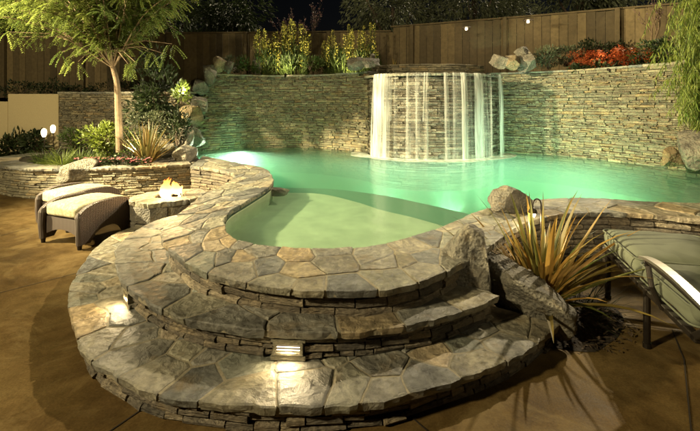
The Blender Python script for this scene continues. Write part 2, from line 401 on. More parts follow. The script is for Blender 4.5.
# the patio sheet has no hole, so the pool basin is built as a closed pit by cutting the sheet
pool_poly = [Vector((p.x, p.y)) for p in cin_d] + [Vector(q) for q in ((6.3, 4.8), (6.35, 5.7), (5.95, 6.5), (5.6, 7.2), (5.12, 8.1), (4.6, 8.72), (3.8, 9.3), (3.2, 9.5), (.5, 9.5), (-.4, 9.8), (-1.4, 10.25), (-2.1, 10.2), (-2.8, 10.0), (-3.6, 9.4), (-3.95, 8.65), (-3.78, 8.1))]
def poly_fill(loops, z):
    bm = bmesh.new(); 
    for lp in loops:
        vv = [bm.verts.new((p[0], p[1], z)) for p in lp]
        for a, b in zip(vv, vv[1:] + vv[:1]): bm.edges.new((a, b))
    bmesh.ops.triangle_fill(bm, use_beauty=True, use_dissolve=False, edges=bm.edges[:])
    bm.verts.index_update(); v_ = [tuple(v.co) for v in bm.verts]; f_ = [[q.index for q in f.verts] for f in bm.faces]; bm.free()
    # all upward
    out = []
    for f in f_:
        a, b, c = [Vector(v_[k]) for k in f[:3]]; out.append(f if (b - a).cross(c - a).z > 0 else f[::-1])
    return v_, out
g = MB(); v_, f_ = poly_fill([[(-30, -14), (30, -14), (30, 40), (-30, 40)], pool_poly], 0); g.add(v_, f_)
patio = g.build('patio_ground', PATIO); tag(patio, 'brown mottled stained concrete patio with saw-cut joints', 'patio', kind='structure')
def strip(pts, w, z=.004):
    mb = MB(); P_ = [Vector((p[0], p[1])) for p in pts]; vs = []
    for k, p in enumerate(P_):
        d = (P_[min(k + 1, len(P_) - 1)] - P_[max(k - 1, 0)]).normalized(); nn = Vector((-d.y, d.x)) * w / 2
        vs += [(p.x + nn.x, p.y + nn.y, z), (p.x - nn.x, p.y - nn.y, z)]
    mb.add(vs, [(2 * k, 2 * k + 1, 2 * k + 3, 2 * k + 2) for k in range(len(P_) - 1)]); return mb
for pp in ([(-30, 299), (0, 293), (78, 273)], [(80, 450), (112, 430), (153, 402)], [(405, 412), (428, 432), (445, 450)], [(672, 330), (684, 360), (692, 440)], [(0, 236), (30, 228)]):
    strip([G(*q, 0) for q in pp], .007).build('patio_joint', JOINT, patio)

# ---- pool basin
deep = -1.1
bs = MB(); v_, f_ = poly_fill([pool_poly], deep); bs.add(v_, f_)
nP = len(pool_poly)
vs = [(p.x, p.y, deep) for p in pool_poly] + [(p.x, p.y, ZC - .065) for p in pool_poly]
bs.add(vs, [(k, k + nP, (k + 1) % nP + nP, (k + 1) % nP) for k in range(nP)])
basin = bs.build('pool_basin', PLASTER); tag(basin, 'pale plastered pool basin under the water', 'pool', kind='structure')
# shallow tanning shelf at the front, and the bench below it, its shade painted dark green
sh_edge = [G(*q, .27) for q in [(262, 196), (284, 193), (321, 194), (356, 202), (381, 210), (411, 217), (443, 226), (470, 234)]]
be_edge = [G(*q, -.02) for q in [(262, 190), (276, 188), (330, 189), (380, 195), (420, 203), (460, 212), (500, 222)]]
def shelf(edge, z, name, mat, zb):
    e = [Vector((p.x, p.y)) for p in catmull(edge, 6)]
    fr = [p for p in [Vector((q.x, q.y)) for q in cin_d]]
    # front boundary: coping points between the edge ends
    i0 = min(range(len(fr)), key=lambda k: (fr[k] - e[0]).length); i1 = min(range(len(fr)), key=lambda k: (fr[k] - e[-1]).length)
    lo, hi = min(i0, i1), max(i0, i1); lp = e[::-1] if i0 < i1 else e
    c0 = Vector((-.1, 4))
    ring = [p + (p - c0).normalized() * .01 for p in fr[lo:hi + 1]] + (e[::-1] if (fr[hi] - e[-1]).length < (fr[hi] - e[0]).length else e)
    mb = MB(); v_, f_ = poly_fill([ring], z); mb.add(v_, f_)
    vs = [(p.x, p.y, z) for p in e] + [(p.x, p.y, zb) for p in e]; k_ = len(e)
    mb.add(vs, [(k, k + 1, k + 1 + k_, k + k_) for k in range(k_ - 1)])
    return mb.build(name, mat, basin)
shelf(sh_edge, .27, 'shallow_shelf', PLASTER, -.02)
shelf(be_edge, -.02, 'bench', TILE_SHADE, deep)  # dark colour stands in for the shade beyond the shelf edge

# ---- water: a closed body, clear skin, faintly milky green inside
def water_mat():
    m, nt, b, out = newmat('pool_water'); L = nt.links.new; nt.nodes.remove(b)
    tr = N(nt, 'ShaderNodeBsdfTransparent'); tr.inputs[0].default_value = (.93, .985, .94, 1)
    gl = N(nt, 'ShaderNodeBsdfGlossy', i_Roughness=.08); gl.inputs[0].default_value = (1, 1, 1, 1)
    fr = N(nt, 'ShaderNodeFresnel', i_IOR=1.33); mt = N(nt, 'ShaderNodeMath', operation='MULTIPLY', use_clamp=True); mt.inputs[1].default_value = .55; L(fr.outputs[0], mt.inputs[0])
    tc = N(nt, 'ShaderNodeTexCoord'); n_ = N(nt, 'ShaderNodeTexNoise', i_Scale=3.6, i_Detail=4.0, i_Distortion=.6); L(tc.outputs['Object'], n_.inputs[0])
    bp = N(nt, 'ShaderNodeBump', i_Strength=.35, i_Distance=.03); L(n_.outputs[0], bp.inputs['Height']); L(bp.outputs[0], gl.inputs['Normal'])
    mx = N(nt, 'ShaderNodeMixShader'); L(mt.outputs[0], mx.inputs[0]); L(tr.outputs[0], mx.inputs[1]); L(gl.outputs[0], mx.inputs[2]); L(mx.outputs[0], out.inputs[0])
    ab = N(nt, 'ShaderNodeVolumeAbsorption', i_Density=.48); ab.inputs[0].default_value = (.12, .96, .54, 1)
    sc = N(nt, 'ShaderNodeVolumeScatter', i_Density=.5); sc.inputs[0].default_value = (.6, 1, .8, 1)
    ad = N(nt, 'ShaderNodeAddShader'); L(ab.outputs[0], ad.inputs[0]); L(sc.outputs[0], ad.inputs[1]); L(ad.outputs[0], out.inputs[1])
    return m
c0 = Vector((.8, 6.1))
wp = [p + (p - c0).normalized() * .035 for p in pool_poly]
w = MB(); v_, f_ = poly_fill([wp], ZW); w.add(v_, f_)
vb, fb = poly_fill([wp], deep - .1); w.add(vb, [f[::-1] for f in fb])
vs = [(p.x, p.y, deep - .1) for p in wp] + [(p.x, p.y, ZW) for p in wp]
w.add(vs, [(k, (k + 1) % nP, (k + 1) % nP + nP, k + nP) for k in range(nP)])
water = w.build('pool_water', water_mat()); tag(water, 'glowing green pool water', 'water', kind='structure')
bm = bmesh.new(); bm.from_mesh(water.data); bmesh.ops.remove_doubles(bm, verts=bm.verts[:], dist=1e-4); bmesh.ops.recalc_face_normals(bm, faces=bm.faces[:]); bm.to_mesh(water.data); bm.free()

# ================================================================== STEPS AND COPING
steps = thing('stone_steps', 'two broad curved flagstone steps wrapping the front of the pool', 'steps', (-.3, 2.0, 0))
def world_child(o, root):
    o.parent = root; o.matrix_parent_inverse = Matrix.Translation(-Vector(root.location)); return o
def toward(p, c, d):
    q = Vector((c[0] - p[0], c[1] - p[1])).normalized() * d; return Vector((p[0] + q.x, p[1] + q.y, 0))
o1 = [(-2.22, 4.88), (-2.43, 4.56), (-2.51, 4.2), (-2.43, 3.79), (-2.22, 3.23), (-1.99, 2.82), (-1.74, 2.51), (-1.48, 2.23), (-1.23, 2.06), (-0.95, 1.92), (-0.64, 1.86), (-0.28, 1.83), (0.1, 1.86), (0.44, 1.97), (0.8, 2.14), (1.08, 2.31), (1.31, 2.51)]
o2 = [(-1.78, 4.5), (-2.01, 4.16), (-2.05, 3.84), (-1.99, 3.43), (-1.8, 3.07), (-1.55, 2.73), (-1.22, 2.44), (-0.84, 2.23), (-0.42, 2.14), (0.0, 2.14), (0.39, 2.23), (0.72, 2.38), (0.95, 2.54)]
cc = (-.2, 3.65)
def step_part(outer, z, zlow, width, seed, holes=(), cell=.38, cell_row=None, pname='step'):
    fl, mo = MB(), MB(); inner = [toward(p, cc, width) for p in outer]
    flag_band(fl, mo, outer, inner, z, cell=cell, seed=seed, row=cell_row, thick=.046)
    st = fl.build(pname, FLAG); world_child(st, steps)
    m_ = mo.build('mortar', MORTAR); m_.parent = st
    rp = Path(catmull([toward(p, cc, .045) for p in outer], 8)); r_, co = MB(), MB()
    cutp = [0] + [v_ for h_ in sorted(holes) for v_ in (h_[0], h_[1])] + [rp.L]
    for k in range(0, len(cutp), 2):
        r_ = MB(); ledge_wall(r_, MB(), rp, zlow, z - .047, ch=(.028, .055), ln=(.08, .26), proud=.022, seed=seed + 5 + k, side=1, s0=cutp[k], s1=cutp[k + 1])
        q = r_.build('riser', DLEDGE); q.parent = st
    ledge_wall(MB(), co, rp, zlow, z - .047, seed=1)
    q2 = co.build('riser_core', BACKING); q2.parent = st
    return rp
def right_side(path, pt):
    return (path.nrm(path.L / 2))
rp1 = step_part(o1, Z1, 0.0, .62, 11, cell=.235)
rp2p = Path(catmull([toward(p, cc, .045) for p in o2], 8))
def near_s(path, p): return min((k * path.L / 400 for k in range(401)), key=lambda s: (path.at(s) - Vector((p[0], p[1]))).length)
sA = near_s(rp2p, G(290, 347, .22)); sB = near_s(rp2p, G(117, 297, .24))
holes2 = [(sA - .085, sA + .085, .19, .265), (sB - .07, sB + .07, .19, .265)]
step_part(o2, Z2, Z1 + .0, .6, 23, holes=holes2, cell=.3)
# coping ring of the pool
cop = thing('pool_coping', 'wide irregular flagstone coping curving round the pool, the top step', 'pool edge', (-.2, 2.6, 0))
fl, mo = MB(), MB(); flag_band(fl, mo, c_out, c_in, ZC, cell=.25, seed=5, thick=.05, n=8, rough_edge=.014)
world_child(fl.build('coping_stones', FLAG), cop); world_child(mo.build('mortar', MORTAR), cop)
rc = [a + (b - a).normalized() * .055 for a, b in zip(c_out, c_in)]; RCP = Path(catmull(rc, 8))
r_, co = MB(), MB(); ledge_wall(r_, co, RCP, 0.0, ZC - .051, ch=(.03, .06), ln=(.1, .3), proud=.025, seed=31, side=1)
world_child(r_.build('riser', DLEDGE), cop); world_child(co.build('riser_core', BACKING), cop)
# thin skirt that closes the coping to the water on the pool side
ic = [b + (a - b).normalized() * .03 for a, b in zip(c_out, c_in)]
sk = MB(); P_ = catmull(ic, 6); vs = [(p.x, p.y, ZC - .05) for p in P_] + [(p.x, p.y, -.1) for p in P_]; k_ = len(P_)
sk.add(vs, [(k, k + 1, k + 1 + k_, k + k_) for k in range(k_ - 1)]); world_child(sk.build('waterline_band', TILE_SHADE), cop)

# step lights
def step_light(path, s, wd, ht, label):
    p = path.at(s); nn = path.nrm(s); rz = math.atan2(nn.y, nn.x) + PI / 2
    t = thing('step_light', label, 'step light', (p.x, p.y, .228), rz, 'lights set in the riser of the middle step')
    f = MB(); w_, h_ = wd / 2, ht / 2
    bbox(f, -w_ - .03, w_ + .03, -.022, .05, .027, .043, .004); bbox(f, -w_ - .03, w_ + .03, -.026, .05, -.066, -.038, .004)
    for a in ((-w_ - .016, -w_, -h_, h_), (w_, w_ + .016, -h_, h_), (-w_ - .016, w_ + .016, h_, h_ + .012), (-w_ - .016, w_ + .016, -h_ - .012, -h_)):
        box(f, a[0], a[1], -.03, .06, a[2], a[3])
    f.build('frame', LEDGE, t)
    l = MB(); box(l, -w_, w_, -.004, .02, -h_, h_); l.build('lens', LAMP_WARM, t)
    v = MB()
    for k in range(2): box(v, -w_, w_, -.016, -.006, -h_ + (k + 1) * ht / 3 - .002, -h_ + (k + 1) * ht / 3 + .002)
    v.build('louvre', METAL, t)
    return t, p, nn
LAMP_WARM = plain('warm_lamp_glass', (.8, .7, .5), emit=(1, .8, .48), es=7, var=0)
LAMP_HOT = plain('bright_lamp_glass', (.9, .8, .6), emit=(1, .74, .4), es=5, var=0)
def lamp(name, typ, loc, power, col, size=.05, parent=None, rot=None, spot=None, blend=.5):
    d = bpy.data.lights.new(name, typ); d.energy = power; d.color = col
    if typ == 'AREA': d.size = size
    else: d.shadow_soft_size = size
    if spot: d.spot_size = spot; d.spot_blend = blend
    o = bpy.data.objects.new(name, d); C.objects.link(o); o.location = loc
    if rot: o.rotation_euler = rot
    return o
def aim(o, target):
    d = Vector(target) - Vector(o.location); o.rotation_euler = d.to_track_quat('-Z', 'Y').to_euler()
WARM = (1, .78, .45)
for s, w_, lb in ((sA, .13, 'lit louvred lamp in the step riser at front centre, bright pool of light below'), (sB, .09, 'small glaring lamp in the step riser at the left side')):
    t, p, nn = step_light(rp2p, s, w_, .045, lb)
    q = lamp('step_lamp', 'AREA', (p.x + nn.x * .035, p.y + nn.y * .035, .235), 2.3, WARM, .05); aim(q, (p.x + nn.x * .4, p.y + nn.y * .4, .02))

# ================================================================== WALLS BEHIND
def stone_wall(name, label, path, z0, ztop, seed, cop_w=.26, mat=LEDGE, side=1, cat='wall', **kw):
    t = thing(name, label, cat, (path.at(path.L / 2).x, path.at(path.L / 2).y, 0))
    prof = kw.pop('profile', None); c0_ = kw.pop('cap_from', 0)
    a, b = MB(), MB(); ledge_wall(a, b, path, z0, (lambda s: prof(s) - .045) if prof else ztop - .045, seed=seed, side=side, **kw)
    world_child(a.build('stone_facing', mat), t); world_child(b.build('wall_core', BACKING), t)
    if cop_w:
        fl, mo = MB(), MB(); ns = max(4, int(path.L / .4)); out = []; inn = []
        for k in range(ns + 1):
            s = c0_ + (path.L - c0_) * k / ns; p = path.at(s); nn = path.nrm(s) * side
            out.append(Vector((p.x + nn.x * .045, p.y + nn.y * .045, 0))); inn.append(Vector((p.x - nn.x * cop_w, p.y - nn.y * cop_w, 0)))
        flag_band(fl, mo, out, inn, ztop, cell=.42, row=1, thick=.045, seed=seed + 2, n=6)
        c = fl.build('wall_cap', FLAG); world_child(c, t); world_child(mo.build('mortar', MORTAR), t)
    return t
def left_profile(s):
    for lim, z in ((.22, .8), (.42, 1.1), (.62, 1.42), (.82, 1.72), (1.02, 1.98)):
        if s < lim: return z
    return 2.25
stone_wall('retaining_wall', 'tall concave stacked stone wall left of the waterfall', PL, -.2, 2.25, 41, profile=left_profile, cap_from=1.02, proud=.05, ch=(.022, .062), ln=(.05, .21))
stone_wall('retaining_wall', 'tall stacked stone wall right of the waterfall, red flowers above it', PR, -.2, 2.25, 43, proud=.05, ch=(.022, .062), ln=(.05, .21))
fw = stone_wall('waterfall_wall', 'bulging stone wall that the water falls over', PF, -.2, 2.12, 45, cop_w=0, mat=WETLEDGE, proud=.05, ch=(.03, .08))
# spill lip slabs
ns = 14; out = []; inn = []
for k in range(ns + 1):
    s = .15 + (PF.L - .3) * k / ns; p = PF.at(s); nn = PF.nrm(s); out.append(Vector((p.x + nn.x * .12, p.y + nn.y * .12, 0))); inn.append(Vector((p.x - nn.x * .35, p.y - nn.y * .35, 0)))
fl, mo = MB(), MB(); flag_band(fl, mo, out, inn, 2.135, cell=.5, row=1, thick=.05, seed=8, n=5); world_child(fl.build('spill_lip', FLAG), fw); world_child(mo.build('mortar', MORTAR), fw)
# parapet behind the spillway
PP = Path(catmull(flat([(.5, 9.15), (1.05, 8.78), (1.7, 8.68), (2.4, 8.78), (3.05, 9.1)]), 8))
a, b = MB(), MB(); ledge_wall(a, b, PP, 1.9, 2.4, seed=47, proud=.03); world_child(a.build('parapet', LEDGE), fw); world_child(b.build('parapet_core', BACKING), fw)
# floor of the spill basin between lip and parapet
v_, f_ = poly_fill([[(p.x, p.y) for p in PF.p] ], 2.09); q = MB(); q.add(v_, f_); world_child(q.build('spill_basin', BACKING), fw)

# waterfall
def fall_mat():
    m, nt, b, out = newmat('falling_water'); L = nt.links.new
    tc = N(nt, 'ShaderNodeTexCoord'); mp = N(nt, 'ShaderNodeMapping'); L(tc.outputs['Object'], mp.inputs[0]); mp.inputs['Scale'].default_value = (1, 1, .04)
    n_ = N(nt, 'ShaderNodeTexNoise', i_Scale=20, i_Detail=7.0, i_Roughness=.6); L(mp.outputs[0], n_.inputs[0])
    at = N(nt, 'ShaderNodeAttribute', attribute_name='st'); sep = N(nt, 'ShaderNodeSeparateColor'); L(at.outputs['Color'], sep.inputs[0])
    r = N(nt, 'ShaderNodeMapRange', i_From_Min=.3, i_From_Max=.72); L(n_.outputs[0], r.inputs[0])
    mu = N(nt, 'ShaderNodeMath', operation='MULTIPLY', use_clamp=True); L(r.outputs[0], mu.inputs[0]); L(sep.outputs[0], mu.inputs[1])
    b.inputs['Base Color'].default_value = (.9, .93, .88, 1); b.inputs['Roughness'].default_value = .35
    tl = N(nt, 'ShaderNodeBsdfTranslucent'); tl.inputs[0].default_value = (.9, .93, .88, 1)
    m2 = N(nt, 'ShaderNodeMixShader'); m2.inputs[0].default_value = .45; L(b.outputs[0], m2.inputs[1]); L(tl.outputs[0], m2.inputs[2])
    tr = N(nt, 'ShaderNodeBsdfTransparent'); mx = N(nt, 'ShaderNodeMixShader'); L(mu.outputs[0], mx.inputs[0]); L(tr.outputs[0], mx.inputs[1]); L(m2.outputs[0], mx.inputs[2]); L(mx.outputs[0], out.inputs[0])
    return m
FALL = fall_mat(); wfm = MB(); rnd = random.Random(3)
def stream(u, wpx, dens, jit=0, length=1.0):
    s = best_s(u); wd = wpx / 410 * 8.8
    segs = 14; sub = 5; vs = []; dr = rnd.uniform(-.03, .03); th0 = .12 + jit
    for k in range(segs + 1):
        t = k / segs; z = 2.145 - t * t * .2 - t * (2.145 - ZW - .2) * length
        off = th0 + .07 * math.sqrt(t) ; ww = wd * (.9 + .2 * t) 
        for j in range(sub + 1):
            a = j / sub - .5; ss = s + dr * t + a * ww; p = PF.at(ss); nn = PF.nrm(ss)
            o_ = off + .03 * math.cos(a * PI) + .012 * noise.noise(Vector((ss * 14, z * 1.5, 0)))
            vs.append((p.x + nn.x * o_, p.y + nn.y * o_, z))
    fs = [(k * (sub + 1) + j, k * (sub + 1) + j + 1, (k + 1) * (sub + 1) + j + 1, (k + 1) * (sub + 1) + j) for k in range(segs) for j in range(sub)]
    wfm.add(vs, fs, (dens, 0, 0))
def best_s(u):
    best = (1e9, 0)
    for k in range(301):
        s = PF.L * k / 300; p = PF.at(s) + PF.nrm(s) * .15
        uu = 350 + F * p.x / p.y
        if abs(uu - u) < best[0]: best = (abs(uu - u), s)
    return best[1]
for u, wpx, dn in [(377, 11, 1.6), (380, 14, .8), (386, 8, .6), (396, 3, .3), (408, 4, .4), (419, 3, .4), (428, 3, .45), (446, 4, .5), (455, 4, .4), (465, 5, 1.0), (467, 9, .3), (479, 10, 1.5), (481, 17, .5), (490, 4, .3), (500, 5, 1.3), (501, 9, .7)]:
    stream(u, wpx, dn)
for k in range(4): stream(rnd.uniform(385, 495), rnd.uniform(12, 22), .12, jit=rnd.uniform(-.04, .03))
for k in range(9): stream(rnd.uniform(374, 502), rnd.uniform(.8, 1.8), rnd.uniform(.3, .7), jit=rnd.uniform(-.04, .03), length=rnd.choice([1, 1, .5, .7]))
fall = wfm.build('waterfall', FALL, smooth=True); tag(fall, 'thin white veils of falling water over the bulging stone wall', 'waterfall')
# foam where it lands
fm = MB(); vs = []; n = 90
for k in range(n + 1):
    s = .1 + (PF.L - .2) * k / n; p = PF.at(s); nn = PF.nrm(s)
    for o_, z in ((.05, .435), (.14, .452 + .012 * noise.noise(Vector((s * 9, 0, 0)))), (.24, .455 + .012 * noise.noise(Vector((s * 11, 4, 0)))), (.42 + .16 * noise.noise(Vector((s * 3, 2, 0))), .436)): vs.append((p.x + nn.x * o_, p.y + nn.y * o_, z))
fm.add(vs, [(k * 4 + j, k * 4 + j + 1, k * 4 + 5 + j, k * 4 + 4 + j) for k in range(n) for j in range(3)], (.55, 0, 0))
foam_m, nt, b, out_ = newmat('foam'); tc = N(nt, 'ShaderNodeTexCoord'); n_ = N(nt, 'ShaderNodeTexNoise', i_Scale=7, i_Detail=6.0); nt.links.new(tc.outputs['Object'], n_.inputs[0])
r = N(nt, 'ShaderNodeMapRange', i_From_Min=.3, i_From_Max=.7, i_To_Min=.3, i_To_Max=.9); nt.links.new(n_.outputs[0], r.inputs[0]); nt.links.new(r.outputs[0], b.inputs['Alpha']); b.inputs['Base Color'].default_value = (.85, .92, .82, 1)
fo = fm.build('foam', foam_m, smooth=True); tag(fo, 'pale foam where the falling water meets the pool', 'foam', kind='stuff')

# ---- low stone wall and stucco wall at the far left
a0 = AT(60, 92, 9.63); PW2 = Path([Vector((-6.55, 9.0, 0)), Vector((-5.6, 8.98, 0)), Vector((-4.7, 8.95, 0)), Vector((-4.0, 8.85, 0)), Vector((-3.5, 8.75, 0))])
stone_wall('stone_wall', 'low stacked stone wall behind the planter beside the beige wall', PW2, 0, a0.z, 51, proud=.02, ch=(.02, .05), ln=(.06, .22))
sw = MB(); z_ = AT(40, 94, 9.65).z; bbox(sw, -7.72, -6.575, 9.02, 9.25, 0, z_, .015); bbox(sw, -14, -7.722, 9.02, 9.25, 0, z_ - .17, .015)
tag(sw.build('stucco_wall', STUCCO, loc=(-8, 9.1, 0)), 'smooth beige stucco wall under the fence at far left', 'wall')

# ================================================================== RAISED GROUND BEHIND
rg = MB()
edge = [(-14, 9.25)] + [(-6.55, 9.25), (-4.1, 9.1)] + [(p.x, p.y + .2) for p in PL.p[15:]] + [(.5, 9.3), (3.1, 9.3)] + [(p.x + .2, p.y + .15) for p in PR.p[4:]] + [(14, 4.6), (14, 20), (-14, 20)]
nrow = len(edge)
v_, f_ = poly_fill([edge], 0)
vv = []
for p in v_:
    t_ = max(0, min(1, (p[0] + 4.4) / 1.4)); vv.append((p[0], p[1], 1.5 + .62 * t_))
rg.add(vv, f_)
tag(rg.build('planting_ground', SOIL), 'dark soil of the raised beds behind the walls', 'ground', kind='structure')

# ---- fence
fence = thing('wooden_fence', 'tall brown board fence running behind the whole garden', 'fence', (0, 12, 2))
fp = Path([Vector((-13, 12.0, 0)), Vector((-9.2, 11.8, 0)), Vector((-3.1, 11.6, 0)), Vector((1.25, 11.35, 0)), Vector((4.7, 9.85, 0)), Vector((8.2, 8.2, 0)), Vector((11.4, 6.7, 0))])
fb, fps, fr_ = MB(), MB(), MB(); s = 0; rnd = random.Random(12)
while s < fp.L:
    wd = .19; a = fp.at(s); b = fp.at(s + wd - .008); d = (b - a).normalized(); nn = Vector((d.y, -d.x)); zt = 3.68 + rnd.uniform(-.008, .008) - (.12 if a.x < 1.1 else 0); o_ = rnd.uniform(0, .012)
    zb = 1.7 if a.x < -4 else 2.0
    q = [a + nn * o_, b + nn * o_, b + nn * (o_ - .018), a + nn * (o_ - .018)]
    vs = [(p.x, p.y, zb) for p in q] + [(p.x, p.y, zt) for p in q]
    fb.add(vs, [(0, 1, 5, 4), (1, 2, 6, 5), (2, 3, 7, 6), (3, 0, 4, 7), (4, 5, 6, 7)], (rnd.random(),) * 3); s += wd
world_child(fb.build('boards', WOOD), fence)
s = .4
while s < fp.L:
    a = fp.at(s); nn = fp.nrm(s); a = a + nn * .06; M = Matrix.Translation((a.x, a.y, 0)) @ Matrix.Rotation(math.atan2(nn.y, nn.x), 4, 'Z')
    q = MB(); bbox(q, -.045, .045, -.045, .045, 1.7, 3.72 - (.12 if a.x < 1.1 else 0), .006, (.3,) * 3, M); world_child(q.build('post', WOOD), fence); s += 2.4
ra = MB()
for (s_a, s_b, zz) in ((0, near_s(fp, (1.15, 11.35)), 3.56), (near_s(fp, (1.15, 11.35)), fp.L, 3.68)):
    m_ = 24
    for k in range(m_):
        a = fp.at(s_a + (s_b - s_a) * k / m_); b = fp.at(s_a + (s_b - s_a) * (k + 1) / m_); nn = Vector(((b - a).y, -(b - a).x)).normalized()
        q = [a + nn * .03, b + nn * .03, b - nn * .03, a - nn * .03]; vs = [(p.x, p.y, zz + .01) for p in q] + [(p.x, p.y, zz + .05) for p in q]
        ra.add(vs, [(0, 1, 5, 4), (1, 2, 6, 5), (2, 3, 7, 6), (3, 0, 4, 7), (4, 5, 6, 7), (3, 2, 1, 0)], (.4,) * 3)
world_child(ra.build('cap_rail', WOOD), fence)
def on_fence(u, v):
    best = (1e9, None)
    for k in range(601):
        s = fp.L * k / 600; p = fp.at(s); q = AT(u, v, p.y)
        if abs(q.x - p.x) < best[0]: best = (abs(q.x - p.x), (q, fp.nrm(s)))
    return best[1]
for (u, v, lb) in ((467, 30, 'small lit downlight on the fence above the waterfall'), (528, 23, 'small lit downlight on the fence right of the waterfall boulders')):
    q, nn = on_fence(u, v); t = thing('fence_light', lb, 'fence light', (q.x + nn.x * .03, q.y + nn.y * .03, q.z), math.atan2(nn.y, nn.x) - PI / 2 + PI, 'small downlights on the fence')
    m_ = MB(); box(m_, -.03, .03, -.03, .03, -.02, .06); lathe(m_, [(.02, .075), (.11, .045), (.115, .035)], 16, M=Matrix.Translation((0, -.1, 0))); m_.build('hood', METAL, t)
    m_ = MB(); lathe(m_, [(.0, -.03), (.022, -.026), (.034, 0), (.03, .025), (.01, .03)], 14, M=Matrix.Translation((0, -.1, 0))); m_.build('bulb', LAMP_WARM, t, smooth=True)
    lamp('fence_lamp', 'POINT', (q.x + nn.x * .2, q.y + nn.y * .2, q.z - .08), 12, WARM, .04)

# ================================================================== PLANTER
pf = [(-6.65, 8.43), (-6.75, 7.79), (-6.41, 7.16), (-5.88, 6.75), (-5.21, 6.48), (-4.73, 6.43), (-4.15, 6.48), (-3.57, 6.59), (-3.13, 6.75), (-2.76, 6.93)]
PPf = Path(catmull(flat(pf), 8))
stone_wall('planter_wall', 'low curved stacked stone planter wall with flagstone cap behind the ottomans', PPf, 0, .5, 61, cop_w=.36, proud=.03, ch=(.03, .065), ln=(.08, .28), cat='planter')
# upright corner stone where the planter meets the pool wall
boulder('corner_stone', 'narrow upright pale stone at the wall corner behind the fire pit', (G(190, 178, .25).x, G(190, 178, .25).y + .25, .22), (.22, .22, .56), seed=77, cuts=12, cat='stone', amp=.04)
sl = MB(); v_, f_ = poly_fill([[(p.x + .1, p.y + .12) for p in PPf.p[3:]] + [(-2.9, 7.7), (-3.6, 8.8), (-6.4, 9.0)]], .42)
v_ = [(x, y, .42 + .1 * max(0, y - 6.8) / 2 + .0) for x, y, z in v_]; sl.add(v_, f_); tag(sl.build('planter_soil', SOIL), 'dark soil in the planter', 'ground', kind='structure')
PS = .47

# ================================================================== BOULDERS
boulder('boulder', 'large upright pointed grey boulder at the right end of the steps', (.8, 2.8, .36), (.46, .42, .72), (0, .08, .5), 108, cuts=10, amp=.1, taper=.22)
boulder('boulder', 'long sloping dark striped rock in front of the spiky plant', (1.17, 2.82, .24), (.44, .84, .44), (.42, .1, .55), 119, cuts=10, amp=.1)
boulder('boulder', 'rounded brown boulder on the coping at the water edge by the curved lamp', (1.52, 3.9, .6), (.52, .34, .32), (0, 0, .2), 107, cuts=8)
boulder('boulder', 'squat grey boulder set in the planter wall behind the ottomans', (G(66, 170, .5).x, 6.55, .42), (.62, .5, .42), (0, 0, .3), 109, cuts=8)
boulder('boulder', 'grey boulder beside the bronze spiky plant at the end of the planter', (-3.08, 7.4, .6), (.5, .4, .42), (0, 0, .4), 111, cuts=9)
for i, (sp, dz, off, d, lb) in enumerate([
    (1.14, .12, .1, (.36, .34, .42), 'topmost ochre boulder at the left end of the tall wall'),
    (1.36, .08, .14, (.3, .34, .34), 'grey boulder beside the topmost ochre one at the left end of the tall wall'),
    (.92, .1, .12, (.42, .42, .52), 'tall grey boulder second in the left rock cascade'),
    (.68, .08, .16, (.42, .42, .42), 'rough grey boulder midway down the left rock cascade'),
    (.44, .08, .16, (.5, .46, .5), 'tan squarish boulder in the lower half of the left rock cascade'),
    (.2, .0, .1, (.46, .44, .42), 'dark boulder low in the left rock cascade'),
    (.02, -.12, .02, (.5, .46, .5), 'broad boulder near the foot of the left rock cascade'),
    (-.2, -.3, .1, (.5, .4, .34), 'pale lowest boulder of the left rock cascade by the planter end')]):
    if i in (4, 5, 6): continue
    q = PL.at(max(0, sp)); nn = PL.nrm(max(0, sp)); zt = left_profile(max(0, sp))
    p = (q.x + nn.x * off * .6, q.y + nn.y * off * .6 + min(0, sp) * 1.5, zt + dz + d[2] * .2); boulder('boulder', lb, p, d, (0, 0, i * .7), 120 + i, cuts=5, amp=.11, mat=OCHRE if i in (0, 4) else ROCK, group='boulders of the rock cascade left of the pool')
for i, (u, v, y, d, lb, mt) in enumerate([
    (199, 105, 9.15, (.4, .36, .4), 'rough grey boulder tucked above the tan squarish one in the left rock cascade', ROCK),
    (191, 117, 8.95, (.56, .42, .5), 'tan squarish boulder in the lower half of the left rock cascade', OCHRE),
    (184, 137, 8.75, (.58, .42, .46), 'dark boulder low in the left rock cascade', ROCK),
    (195, 136, 9.0, (.36, .36, .5), 'boulder wedged against the wall low in the left rock cascade', ROCK)]):
    p = AT(u, v, y); boulder('boulder', lb, p, d, (0, 0, i * .9), 170 + i, cuts=6, amp=.11, mat=mt, group='boulders of the rock cascade left of the pool')
for i, (u, v, y, d, lb, mt) in enumerate([
    (357, 64, 9.3, (.44, .34, .3), 'wedge shaped boulder at the left end of the waterfall lip', ROCK),
    (371, 64, 9.0, (.5, .4, .26), 'low flat boulder on the left of the waterfall lip', ROCK),
    (372, 56, 9.1, (.14, .14, .14), 'small round white stone on top of the left waterfall boulders', ROCK),
    (500, 62, 9.2, (.46, .4, .36), 'striped grey boulder at the right end of the waterfall lip', ROCK),
    (513, 63, 9.1, (.4, .4, .36), 'ochre boulder between two grey ones at the right of the waterfall', OCHRE),
    (527, 62, 9.1, (.46, .4, .46), 'tall pale grey boulder at the right of the waterfall', ROCK),
    (522, 53, 9.25, (.4, .3, .26), 'small pale boulder perched behind the right waterfall boulders', ROCK),
    (672, 157, 6.95, (.42, .34, .34), 'ochre boulder with pale top at the right edge of the pool', OCHRE),
    (692, 150, 6.6, (.6, .5, .62), 'big pale boulder at the far right under the tall grass', ROCK)]):
    p = AT(u, v, y); boulder('boulder', lb, p, d, (0, 0, i * .9), 140 + i, cuts=6, amp=.12, mat=mt)

